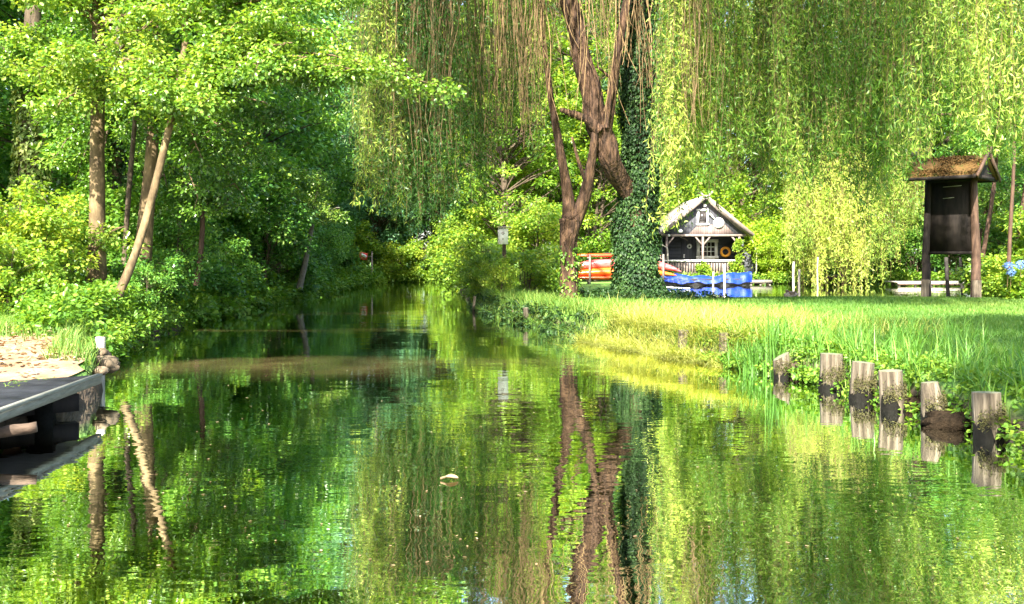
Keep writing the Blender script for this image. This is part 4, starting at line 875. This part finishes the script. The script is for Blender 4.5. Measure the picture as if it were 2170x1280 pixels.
for s in (-1, 1):
    a = [K(-rl, 0, zr), K(rl, 0, zr), K(rl, s * hw, ze), K(-rl, s * hw, ze)]; b = [tuple(np.array(q) - [0, 0, .06]) for q in a]
    G().add(a + b, [[0, 1, 2, 3], [7, 6, 5, 4], [0, 4, 5, 1], [1, 5, 6, 2], [2, 6, 7, 3], [3, 7, 4, 0]]).build('roof_slope', M['roof_moss'], kt)
    g = G(); n = 2600; u = rng.uniform(-rl, rl, n); f = rng.random(n); nz = np.array([K(a_, s * hw * b_, zr + (ze - zr) * b_) for a_, b_ in zip(u, f)])
    kk = (np.sin(u * 5 + f * 3) + np.sin(f * 9 - u * 2) + rng.normal(0, .6, n)) > -.4; nz = nz[kk]; n = len(nz)
    g.leaves(nz + [0, 0, .01], rng.normal(0, 1, (n, 3)) * [1, 1, .35], rng.normal(0, .4, (n, 3)) + [0, 0, 1], rng.uniform(.03, .07, n), .03, rng.random(n), 'round'); g.build('moss_layer', M['roof_moss'], kt)
    G().bar(K(rl + .04, s * .03, zr + .04), K(rl + .04, s * (hw + .12), ze - .06), .05, .13).build('bargeboard', M['brown_wood'], kt)
    G().bar(K(rl + .04, -s * .03, zr), K(rl + .06, -s * .2, zr + .2), .05, .09).build('ridge_horn', M['brown_wood'], kt)
    G().bar(K(-rl - .03, -s * .02, zr), K(-rl - .05, -s * .24, zr + .22), .05, .08).build('ridge_horn', M['black_wood'], kt)
    G().bar(K(-rl, s * (hw + .0), ze - .05), K(rl, s * (hw + .0), ze - .05), .05, .09).build('eave_board', M['black_wood'], kt)
g = G(); g.add([K(rl - .08, -hw * .96, ze - .04), K(rl - .08, hw * .96, ze - .04), K(rl - .08, .0, zr - .05), K(rl - .08, -.01, zr - .05)], [[0, 1, 2, 3]]); g.bar(K(rl - .07, -hw, ze - .03), K(rl - .07, hw, ze - .03), .06, .1); g.build('gable_panel', M['black_wood'], kt)

# ------------------------------------------------------------------ hut beyond the second channel
HYd = 52.0
def hx(px, d=HYd): return X(px, d)
def hz(py, d=HYd): return Z(py, d)
hut = thing('wooden_hut', 'dark boarded hut with a steep pale roof and a porch', 'hut', (hx(1490), HYd, .45))
xa, xl, xr = hx(1493), hx(1393), hx(1590); zap, zel, zer = hz(419), hz(503), hz(499); LEN = 8.0
wl_, wr_ = hx(1406), hx(1574); zb = hz(497); fy = HYd + 1.5
# gable wall
def gable(y0, y1, cut=None):
    sl = (zap - .12 - zb) / (xa - xl - .35)
    return [(xl + .35, y0, zb), (xr - .35, y0, zb), (xa, y0, zap - .12), (xa, y1, zap - .12)]
g = G(); a0 = (xl + .3, zb); a1 = (xr - .3, zb); ap = (xa, zap - .1)
v = []
for y in (HYd + .05, HYd + .12): v += [(a0[0], y, a0[1]), (a1[0], y, a1[1]), (ap[0] + .01, y, ap[1]), (ap[0] - .01, y, ap[1])]
g.add(v, [[0, 1, 2, 3], [7, 6, 5, 4], [0, 4, 5, 1], [1, 5, 6, 2], [3, 7, 4, 0]]); g.build('gable_wall', M['hut_gable'], hut)
g = G(); y0 = HYd + .03
g.add([(hx(1459), y0, zb), (hx(1558), y0, zb), (hx(1537), y0, hz(476)), (hx(1480), y0, hz(476)), (hx(1459), y0 + .015, zb), (hx(1558), y0 + .015, zb), (hx(1537), y0 + .015, hz(476)), (hx(1480), y0 + .015, hz(476))], [[0, 1, 2, 3], [4, 7, 6, 5], [0, 4, 5, 1], [1, 5, 6, 2], [2, 6, 7, 3], [3, 7, 4, 0]]); g.build('gable_panel', M['hut_brown'], hut)
g = G().box(((wl_ + wr_) / 2, fy + .05, (zb + .45) / 2), (wr_ - wl_, .1, zb - .45)); g.build('porch_wall', M['hut_board'], hut)
g = G(); g.box((wl_ - .05, HYd + LEN / 2, (zb + .3) / 2), (.1, LEN - .4, zb - .2)); g.box((wr_ + .05, HYd + LEN / 2, (zb + .3) / 2), (.1, LEN - .4, zb - .2)); g.box(((wl_ + wr_) / 2, HYd + LEN - .2, (zb + .3) / 2), (wr_ - wl_, .1, zb - .2)); g.build('side_wall', M['hut_board'], hut)
# roof planes with thickness
def rplane(g, p0, p1, y0, y1, th_=.12):
    (x0, z0), (x1, z1) = p0, p1
    v = [(x0, y0, z0), (x1, y0, z1), (x1, y1, z1), (x0, y1, z0)]; v += [(a, b, c + th_) for a, b, c in v]
    g.add(v, [[3, 2, 1, 0], [4, 5, 6, 7], [0, 1, 5, 4], [1, 2, 6, 5], [2, 3, 7, 6], [3, 0, 4, 7]])
g = G(); rplane(g, (xl - .05, zel - .05), (xa, zap), HYd - .35, HYd + LEN); g.build('roof', M['roof'], hut)
g = G(); rplane(g, (xa, zap), (xr + .05, zer - .03), HYd - .35, HYd + LEN); g.build('roof', M['roof'], hut)
for s, (xe, ze_) in ((-1, (xl - .08, zel - .03)), (1, (xr + .08, zer - .02))):
    G().bar((xa, HYd - .39, zap + .06), (xe, HYd - .39, ze_), .06, .2).build('bargeboard', M['barge'], hut)
    G().bar((xa - s * .05, HYd - .42, zap - .02), (xa - s * .36, HYd - .42, zap + .32), .05, .10).build('ridge_horn', M['barge'], hut)
# beam, posts, braces
G().box(((wl_ + wr_) / 2, HYd + .05, zb - .05), (wr_ - wl_ + .3, .14, .12)).build('porch_beam', M['barge'], hut)
zr_ = hz(552.5)
for px in (1413, 1489.5, 1567):
    G().box((hx(px), HYd + .04, (zb + .4) / 2 - .02), (.11, .11, zb - .5)).build('porch_post', M['fence'], hut)
for px, s in ((1413, 1), (1489.5, -1), (1489.5, 1), (1567, -1)):
    G().bar((hx(px), HYd + .04, zb - .62), (hx(px) + s * .42, HYd + .04, zb - .1), .07, .08).build('brace', M['fence'], hut)
G().box(((wl_ + wr_) / 2, HYd - .02, zr_), (wr_ - wl_ + .1, .16, .10)).build('rail', M['white'], hut)
g = G()
for x in np.arange(wl_ + .1, wr_, .15): g.box((x, HYd, (zr_ + .42) / 2), (.085, .03, zr_ - .52))
g.box(((wl_ + wr_) / 2, HYd + .02, .55), (wr_ - wl_, .04, .07)); g.build('railing', M['fence'], hut)
G().box(((wl_ + wr_) / 2, HYd + .75, .40), (wr_ - wl_, 1.6, .1)).build('porch_floor', M['fence'], hut)
# door, windows
dx0, dx1 = hx(1443, fy), hx(1475, fy); dr = G().box(((dx0 + dx1) / 2, fy - .025, 1.5), (dx1 - dx0, .05, 2.1)).build('door', M['hut_gable'], hut)
G().box((hx(1449, fy), fy - .07, hz(543, fy)), (.05, .04, .22)).build('handle', M['white'], dr)
def window(x0, x1, z0, z1, y, nx, nz, wname='window'):
    cx_, cz_ = (x0 + x1) / 2, (z0 + z1) / 2; w_, h_ = x1 - x0, z1 - z0; fwid = .13 * min(w_, h_) + .03
    g = G()
    g.box((cx_, y, z0 + fwid / 2), (w_ + .08, .08, fwid)); g.box((cx_, y, z1 - fwid / 2), (w_ + .06, .08, fwid))
    for s in (-1, 1): g.box((cx_ + s * (w_ - fwid) / 2, y, cz_), (fwid, .076, h_ - 2 * fwid))
    for k in range(1, nx): g.box((x0 + fwid + (w_ - 2 * fwid) * k / nx, y, cz_), (.04, .05, h_ - 2 * fwid))
    for k in range(1, nz): g.box((cx_, y, z0 + fwid + (h_ - 2 * fwid) * k / nz), (w_ - 2 * fwid, .046, .04))
    o = g.build(wname, M['white'], hut); G().box((cx_, y + .02, cz_), (w_ - 2 * fwid, .02, h_ - 2 * fwid)).build('pane', M['glass'], o); return o
window(hx(1476, fy), hx(1520.5, fy), hz(549, fy), hz(507, fy), fy - .05, 4, 3)
window(hx(1477), hx(1501.5), hz(477.5), hz(443), HYd + .01, 1, 1)
# lean-to on the far corner, gutter pipes
g = G(); g.box((wr_ + .55, HYd + 2.6, 1.1), (1.0, 3.6, 1.7)); g.build('lean_to_wall', M['hut_board'], hut)
g = G(); rplane(g, (wr_ + .0, 2.45), (wr_ + 1.35, 1.62), HYd + .6, HYd + 4.6, .08); g.build('lean_to_roof', M['barge'], hut)
for pts in ([(1387, 490), (1394, 514), (1413, 526), (1414.5, 555), (1414, 575)], [(1588, 500), (1596, 520), (1602, 532), (1601.5, 556), (1601, 578)]):
    G().tube([(hx(a), HYd - .18, hz(b)) for a, b in pts], .04, 8).build('drain_pipe', M['pale'], hut, True)
# things hung on the hut
def ring(cx_, y, cz_, R_, r_, n=28): return [(cx_ + R_ * math.cos(a), y, cz_ + R_ * math.sin(a)) for a in np.linspace(0, 2 * PI, n, endpoint=False)]
cz_ = hz(534, fy); lb = thing('lifebuoy', 'yellow orange lifebuoy hanging on the porch wall', 'lifebuoy', (hx(1536.5, fy), fy - .1, cz_))
G().tube(ring(hx(1536.5, fy), fy - .1, cz_, .235, .075), .075, 10, closed=True).build('ring', M['life'], lb, True)
w = thing('shell_wreath', 'small white wreath hanging on the hut door', 'wreath', (hx(1460.5, fy), fy - .08, hz(522, fy)))
G().tube(ring(hx(1460.5, fy), fy - .09, hz(522, fy), .10, .04), .04, 8, closed=True, rough=.25).build('wreath_ring', M['white'], w)
c = (hx(1523), HYd, hz(472.5)); w = thing('round_sign', 'round white plate with faint blue marks on the gable', 'sign', c)
g = G(); g.tube([(c[0], HYd + .03, c[2]), (c[0], HYd - .05, c[2])], .29, 32, cap=True); g.build('disc', M['white'], w)
M['pale_blue'] = noisy('pale_blue', (.35, .62, .72), (.5, .72, .8), 5, bump=0)
g = G(); g.tube(ring(c[0] - .06, HYd - .055, c[2] + .07, .05, .01, 14), .012, 6, closed=True); g.tube(ring(c[0] + .08, HYd - .055, c[2] + .06, .05, .01, 14), .012, 6, closed=True); g.box((c[0], HYd - .056, c[2] - .09), (.12, .01, .03)); g.build('mark', M['pale_blue'], w)
c = (hx(1508), HYd - .05, hz(459)); w = thing('wooden_horn', 'pale wooden horn fixed between the gable window and the round plate', 'ornament', c)
G().tube([(c[0] - .12, c[1], c[2] + .16), (c[0], c[1], c[2] + .04), (c[0] + .16, c[1], c[2] - .14)], [.09, .05, .04], 8).build('horn_body', M['white'], w)
c = (hx(1449, fy), fy - .1, hz(505, fy)); w = thing('boat_propeller', 'grey boat propeller blade hung over the hut door', 'ornament', c)
G().tube([(c[0] - .18, c[1], c[2] + .10), (c[0] - .10, c[1], c[2] + .04), (c[0] + .10, c[1], c[2] - .05), (c[0] + .2, c[1], c[2] - .14)], [.07, .05, .03, .045], 8).build('blade', M['grey_wood'], w)
for px, py, s, lb in ((1442, 490, .13, 'white bulkhead lamp low on the gable boards'), (1417.5, 499, .07, 'tiny white lamp at the end of the porch beam'), (1493, 436, .10, 'small white lamp above the gable window')):
    c = (hx(px), HYd - .06, hz(py)); w = thing('wall_lamp', lb, 'lamp', c)
    g = G(); U, V_ = np.meshgrid(np.linspace(0, 2 * PI, 14), np.linspace(.03, PI - .03, 8), indexing='ij'); g.grid(np.stack([c[0] + s * np.cos(U) * np.sin(V_), c[1] + .7 * s * np.sin(U) * np.sin(V_), c[2] + .8 * s * np.cos(V_)], -1)); g.build('lamp_glass', M['white'], w, True)
    G().box((c[0], c[1] + .06, c[2] + s * .7), (s, .06, s * .5)).build('bracket', M['white'], w)
# climbing plant on the porch corner and plants at the railing
for nm, lb, pts, n_ in (('climbing_plant', 'pale green climber twining up the porch corner post', [(1566, 512), (1558, 525), (1568, 540), (1562, 555), (1570, 570)], 26), ('porch_plant', 'yellow green potted plant in the middle of the porch railing', [(1480, 572), (1485, 562), (1500, 572)], 14), ('railing_flower', 'small leafy plant at the near end of the porch rail', [(1547, 560), (1556, 568), (1416, 562)][:2], 8)):
    c0 = (hx(pts[-1][0]), HYd - .2, .4); t = thing(nm, lb, 'plant', c0); g = G(); s_ = G()
    for _ in range(n_):
        i = rng.uniform(0, len(pts) - 1); a = np.array(pts[int(i)]) * (1 - i % 1) + np.array(pts[min(int(i) + 1, len(pts) - 1)]) * (i % 1)
        foliage(g, np.array([hx(a[0]), HYd - .2, hz(a[1])]) + rng.normal(0, .05, 3), .17, 34, .1, .08, 'round', .8, .3, .6, .4)
    s_.tube([(hx(a), HYd - .18, hz(b)) for a, b in pts] + [c0], .012, 5); g.build('foliage', M['bright_leaf'], t); s_.build('stem', M['twig'], t)

# ------------------------------------------------------------------ boats, kayaks, docks
bd = 47.5; x0, x1 = X(1397, bd), X(1591, bd); bt = thing('covered_boat', 'long punt under a bright blue tarpaulin moored before the hut', 'boat', ((x0 + x1) / 2, bd, 0))
u = np.linspace(0, 1, 60); a = np.linspace(-1, 1, 25); U, A2 = np.meshgrid(u, a, indexing='ij')
hw2 = .62 * np.clip(np.sin(np.clip(U, .02, .98) * PI) ** .35, .1, 1); top = .50 + .14 * np.clip((U - .6) / .4, 0, 1) + .05 * np.sin(U * 9) - .04 * np.sin(U * 23)
fold = .035 * np.sin(U * 38 + A2 * 3) * np.abs(A2) + .03 * np.sin(U * 17 - A2 * 5) + .015 * np.sin(U * 71 + 2 * A2)
prof = 1 - np.abs(A2) ** 3.2
skirt = .14 + .05 * np.sin(U * 21) + .02 * np.sin(U * 50)
G().grid(np.stack([x0 + (x1 - x0) * U, bd + (hw2 + .03 + fold) * np.sign(A2) * np.abs(A2) ** .55, skirt + (top - skirt) * prof + fold * .5 * prof], -1)).build('tarpaulin', M['tarp'], bt, True)
g = G(); a = np.linspace(-1, 1, 9); U, A2 = np.meshgrid(np.linspace(.015, .985, 30), a, indexing='ij'); hw3 = .6 * np.sin(U * PI) ** .35
g.grid(np.stack([x0 + (x1 - x0) * U, bd + hw3 * A2, -.15 + .5 * np.abs(A2) ** 6 + 0 * U], -1)); g.build('hull', M['hull'], bt, True)
for px, t_, b_, w_, d, lb in ((1536, 560, 606, 5, 42, 'pale thin mooring pole in front of the blue tarpaulin'), (1512, 576, 609, 3.5, 40, 'thin leaning mooring stick near the middle of the blue tarpaulin'), (1682, 554, 612, 5, 34, 'white peeled mooring pole behind the sleeping duck'), (1694, 571, 620, 5, 33, 'shorter grey mooring pole next to the white peeled pole'), (1733, 545, 592, 2.5, 43, 'thin bent stick rising out of the dark water')):
    t = thing('mooring_pole', lb, 'pole', (X(px, d), d, 0)); g = G(); g.tube([(X(px, d), d, -.4), (X(px - 1, d), d, Z((t_ + b_) / 2, d)), (X(px, d), d, Z(t_, d))], w_ / 2 / F * d, 8, rough=.05); g.build('pole_body', M['pale' if 'grey' not in lb else 'grey_wood'], t, True)
t = thing('swim_board', 'white flat board floating by the bow of the covered boat', 'board', (X(1430, 41), 41, .05)); U, A2 = np.meshgrid(np.linspace(0, 1, 20), np.linspace(-1, 1, 7), indexing='ij')
h_ = .3 * np.sin(np.clip(U, .01, .99) * PI) ** .6; xx0, xx1 = X(1402, 41), X(1462, 41)
g = G(); g.grid(np.stack([xx0 + (xx1 - xx0) * U, 41 + h_ * A2, .10 + .03 * np.cos(U * PI) - .04 * A2 ** 2], -1)); g.grid(np.stack([xx0 + (xx1 - xx0) * U, 41 + h_ * A2, -.02 + 0.02 * A2 ** 2 + 0 * U], -1)[::-1]); g.build('deck', M['white'], t, True)
def kayak(px0, px1, py, d, hh, ww, m_, lb, up=.0, twist=0.0, yo=0):
    xa_, xb_ = X(px0, d), X(px1, d); zc = Z(py, d); t = thing('kayak', lb, 'kayak', ((xa_ + xb_) / 2, d + yo, zc), 'kayaks stored on the rack')
    U, A2 = np.meshgrid(np.linspace(0, 1, 40), np.linspace(0, 2 * PI, 21), indexing='ij'); s_ = np.sin(np.clip(U, .004, .996) * PI) ** .55
    bow = up * np.abs(2 * U - 1) ** 3
    ca, sa = np.cos(A2), np.sin(A2); keel = 1 + .12 * np.cos(A2 * 2)
    G().grid(np.stack([xa_ + (xb_ - xa_) * U, d + yo + ww / 2 * s_ * ca * keel, zc + hh / 2 * s_ * sa + bow], -1)).build('hull', M[m_], t, True)
    c = (xa_ + xb_) / 2; G().tube([(c + .35 * math.cos(q), d + yo - ww / 2 * (1.08 if hh > ww else .6) - (.0 if hh > ww else 0), zc + (.14 * math.sin(q) if hh > ww else hh / 2)) if hh > ww else (c + .35 * math.cos(q), d + yo + .16 * math.sin(q), zc + hh / 2) for q in np.linspace(0, 2 * PI, 20, endpoint=False)], .02, 6, closed=True).build('cockpit_rim', M['dark'], t, True)
    G().bar((xa_ + .3, d + yo - ww / 2 * .42, zc + hh * .05), (xa_ + .36, d + yo - ww / 2 * .42, zc - .08), .02, .02).build('grab_loop', M['dark'], t)
    return t
kd = 36.5
kayak(1196, 1400, 541, kd, .16, .55, 'orange', 'flat orange kayak lying on top of the rack')
kayak(1192, 1443, 558, kd, .44, .42, 'pink', 'large glossy red kayak with sunlit pink in its colour under the flat orange one', -.32)
kayak(1194, 1432, 576, kd, .34, .46, 'yellow_orange', 'yellow orange kayak in the middle of the rack', -.14, yo=-.15)
kayak(1198, 1402, 588, kd, .20, .55, 'orange', 'lowest orange kayak just above the grass', yo=-.1)
rk = thing('kayak_rack', 'low timber rack carrying the stacked kayaks', 'rack', (X(1320, kd), kd, .35))
for px in (1248, 1402):
    for yo in (-.42, .42): G().box((X(px, kd), kd + yo, .85), (.07, .07, 1.3)).build('upright', M['grey_wood'], rk)
    for z in (.46, .66, .93, 1.33): G().box((X(px, kd), kd, z), (.06, .9, .045)).build('cross_arm', M['grey_wood'], rk)
def dock(name, lb, px0, px1, d, z, m_, w_=1.1, posts=5):
    a, b = X(px0, d), X(px1, d); t = thing(name, lb, 'dock', ((a + b) / 2, d, 0)); g = G()
    nb = int((b - a) / .16)
    for k in range(nb): g.box((a + (k + .5) * (b - a) / nb, d + w_ / 2, z), ((b - a) / nb - .012, w_, .05), tone=rng.random())
    g.build('deck_boards', M[m_], t); G().box(((a + b) / 2, d - .03, z - .06), (b - a, .05, .15)).build('front_beam', M[m_], t)
    for k in range(posts): G().tube([(a + .1 + (b - a - .2) * k / (posts - 1), d + .06, -.4), (a + .1 + (b - a - .2) * k / (posts - 1), d + .06, z - .02)], .06, 8).build('post', M['grey_wood'], t, True)
dock('landing_stage', 'long pale landing stage on the far side beyond the notice board', 1902, 2150, 46, .20, 'pale', 1.6, 8)
dock('small_dock', 'small grey dock at the end of the covered boat', 1588, 1636, 48.5, .22, 'grey_wood', .9, 3)
g = G(); 
t = thing('handrail', 'thin dark rail on slim posts in front of the pale landing stage', 'rail', (X(2020, 30), 30, 0))
for px in (2010, 2040): G().tube([P(px, 640, 31), P(px - 3, 590, 31), P(px - 5, 545, 31)], .06 if px == 2010 else .04, 8).build('post', M['dark'], t, True)
G().bar(P(1900, 603, 32), P(2135, 604, 32), .04, .04).build('bar', M['brown_wood'], t)
# fallen trunk at the dark bank
G_ = G().tube([P(1738, 592, 48), P(1760, 588, 48), P(1790, 584, 48)], [.08, .13, .1], 8, rough=.2).build('fallen_branch', M['log_wood'], smooth=True); tag(G_, 'grey fallen branch lying over dark water under the golden willow', 'branch')
# nest box, red sign, duck
nb_ = P(1066, 501, 24.2); t = thing('nest_box', 'white nest box with a round hole among the bright bushes', 'nest box', tuple(nb_ - [0, 0, .22]))
G().box(nb_, (.26, .2, .40)).build('box_body', M['white'], t); G().box(nb_ + [.04, -.03, .235], (.36, .28, .025)).build('lid', M['pale'], t)
g = G(); g.tube(ring(nb_[0], nb_[1] - .102, nb_[2] + .08, .028, .01, 16), .009, 6, closed=True); g.build('entrance_ring', M['fence'], t, True)
G().box(nb_ + [0, -.105, -.07], (.03, .02, .03)).build('perch', M['fence'], t)
G().tube([nb_ + [.03, .14, -1.9], nb_ + [.03, .14, .3]], .05, 8).build('pole', M['bark_dark'], t, True)
rs = P(770, 543, 50); t = thing('red_sign', 'small red and white navigation sign over the river edge', 'sign', tuple(rs))
G().box(rs, (.42, .04, .38), 0, ry=R(8)).build('sign_plate', M['red_sign'], t); G().box(rs + [.03, -.03, .04], (.30, .02, .14), ry=R(30)).build('white_bar', M['white'], t)
G().bar(rs + [.25, .02, -.02], rs + [.45, .05, .0], .05, .05).build('arm', M['fence'], t); G().tube([rs + [.45, .06, -1.7], rs + [.45, .06, .25]], .04, 8).build('pole', M['fence'], t, True)
def duck(px, py, d, rz, L_, lb, nm='duck'):
    c = np.array([X(px, d), d, float(gz(X(px, d), d)) + .0]); t = thing(nm, lb, 'duck', tuple(c)); cr_, sr_ = math.cos(rz), math.sin(rz)
    def T(V): V = V * L_ / .5; return np.stack([c[0] + V[..., 0] * cr_ - V[..., 1] * sr_, c[1] + V[..., 0] * sr_ + V[..., 1] * cr_, c[2] + V[..., 2]], -1)
    u = np.linspace(0, 1, 26); prof = np.interp(u, [0, .06, .2, .45, .7, .88, 1], [.005, .06, .105, .12, .09, .04, .008]); zc = np.interp(u, [0, .2, .5, .8, 1], [.11, .105, .11, .13, .15])
    xx_ = -.24 + .5 * u; A2 = np.linspace(0, 2 * PI, 17)
    V = np.stack([np.repeat(xx_[:, None], 17, 1), prof[:, None] * .85 * np.cos(A2)[None], zc[:, None] + prof[:, None] * np.sin(A2)[None]], -1); G().grid(T(V)).build('body', M['duck_body'], t, True)
    U, V_ = np.meshgrid(np.linspace(0, 2 * PI, 15), np.linspace(.02, PI - .02, 10), indexing='ij'); H_ = np.stack([-.14 + .055 * np.cos(U) * np.sin(V_), -.02 + .045 * np.sin(U) * np.sin(V_), .235 + .045 * np.cos(V_)], -1); G().grid(T(H_)).build('head', M['duck_head'], t, True)
    G().add(T(np.array([[-.10, -.035, .225], [-.10, -.005, .225], [-.03, -.015, .215], [-.03, -.03, .215], [-.10, -.035, .24], [-.10, -.005, .24], [-.03, -.015, .222], [-.03, -.03, .222]], float)), [[0, 3, 2, 1], [4, 5, 6, 7], [0, 1, 5, 4], [1, 2, 6, 5], [2, 3, 7, 6], [3, 0, 4, 7]]).build('bill', M['yellow_orange'], t)
    for s in (-1, 1): G().grid(T(np.stack([np.stack([-.1 + .3 * u, s * (.02 + .105 * np.sin(np.clip(u + .15, 0, 1) * PI)), .17 + k_ + .02 * u], -1) for k_ in (-.05, .0, .035)], 0))).build('wing', M['duck_head'], t, True)
duck(1676, 612, 27.0, 0.15, .46, 'brown duck asleep with tucked head at the lawn edge')
duck(1238, 628, 25.2, 1.2, .34, 'small dark duck crouching on the grass between the two willow trunks')

# hydrangea and thin saplings by the notice board
hd = 22.5; hc = P(2160, 640, hd); t = thing('hydrangea', 'blue flowering hydrangea at the edge of the lawn', 'flowering plant', tuple(hc)); g, f, s_ = G(), G(), G()
for _ in range(60):
    c = P(rng.uniform(2128, 2230), rng.uniform(575, 636), hd + rng.uniform(-.4, .5)); foliage(g, c, .16, 26, .12, .085, 'round', .7, .2, .55, .4)
for px, py, r_ in ((2137, 563, .10), (2164, 561, .12), (2143, 578, .085), (2190, 570, .11)):
    c = P(px, py, hd - .3); n = 160; v = nrm(rng.normal(0, 1, (n, 3))); f.leaves(c + v * r_ * [1, 1, .75], rng.normal(0, 1, (n, 3)), v, .035, .03, rng.random(n), 'round', .05); s_.tube([c, c + [0.05, .15, -.5]], .008, 5)
g.build('foliage', M['bright_leaf'], t); f.build('flower_heads', M['blue_petal'], t); s_.build('stem', M['twig'], t)
for i, (pts, w, lb) in enumerate([([(2072, 605, 30), (2090, 500, 30), (2108, 390, 30), (2118, 250, 30)], (9, 9, 8, 5), 'thin leaning sapling just behind the notice board'), ([(2066, 600, 31), (2080, 480, 31), (2100, 400, 31)], (6, 6, 5), 'thinnest stem leaning beside the first leaning sapling'),
    ([(2136, 612, 27), (2140, 500, 27), (2148, 370, 27), (2152, 200, 27)], (9, 8, 7, 5), 'straight brown sapling rising behind the blue hydrangea'), ([(2148, 570, 29), (2160, 480, 29), (2172, 400, 29), (2190, 260, 29)], (9, 8, 7, 5), 'sapling leaning outward past the hydrangea')]):
    top = pts[-1]; br = fan(top[0], top[1] + 60, top[2], [(top[0] - 60, top[1] - 20, top[2]), (top[0] + 50, top[1], top[2] - .6), (top[0] + 10, top[1] - 90, top[2]), (top[0] - 30, top[1] + 70, top[2] - .5)], 8)
    alder('sapling', lb, P(*pts[0]), [(pts, w)], br, 'brown_wood', tone=.5)

for o in bpy.data.objects:
    if '_o' in o: del o['_o']
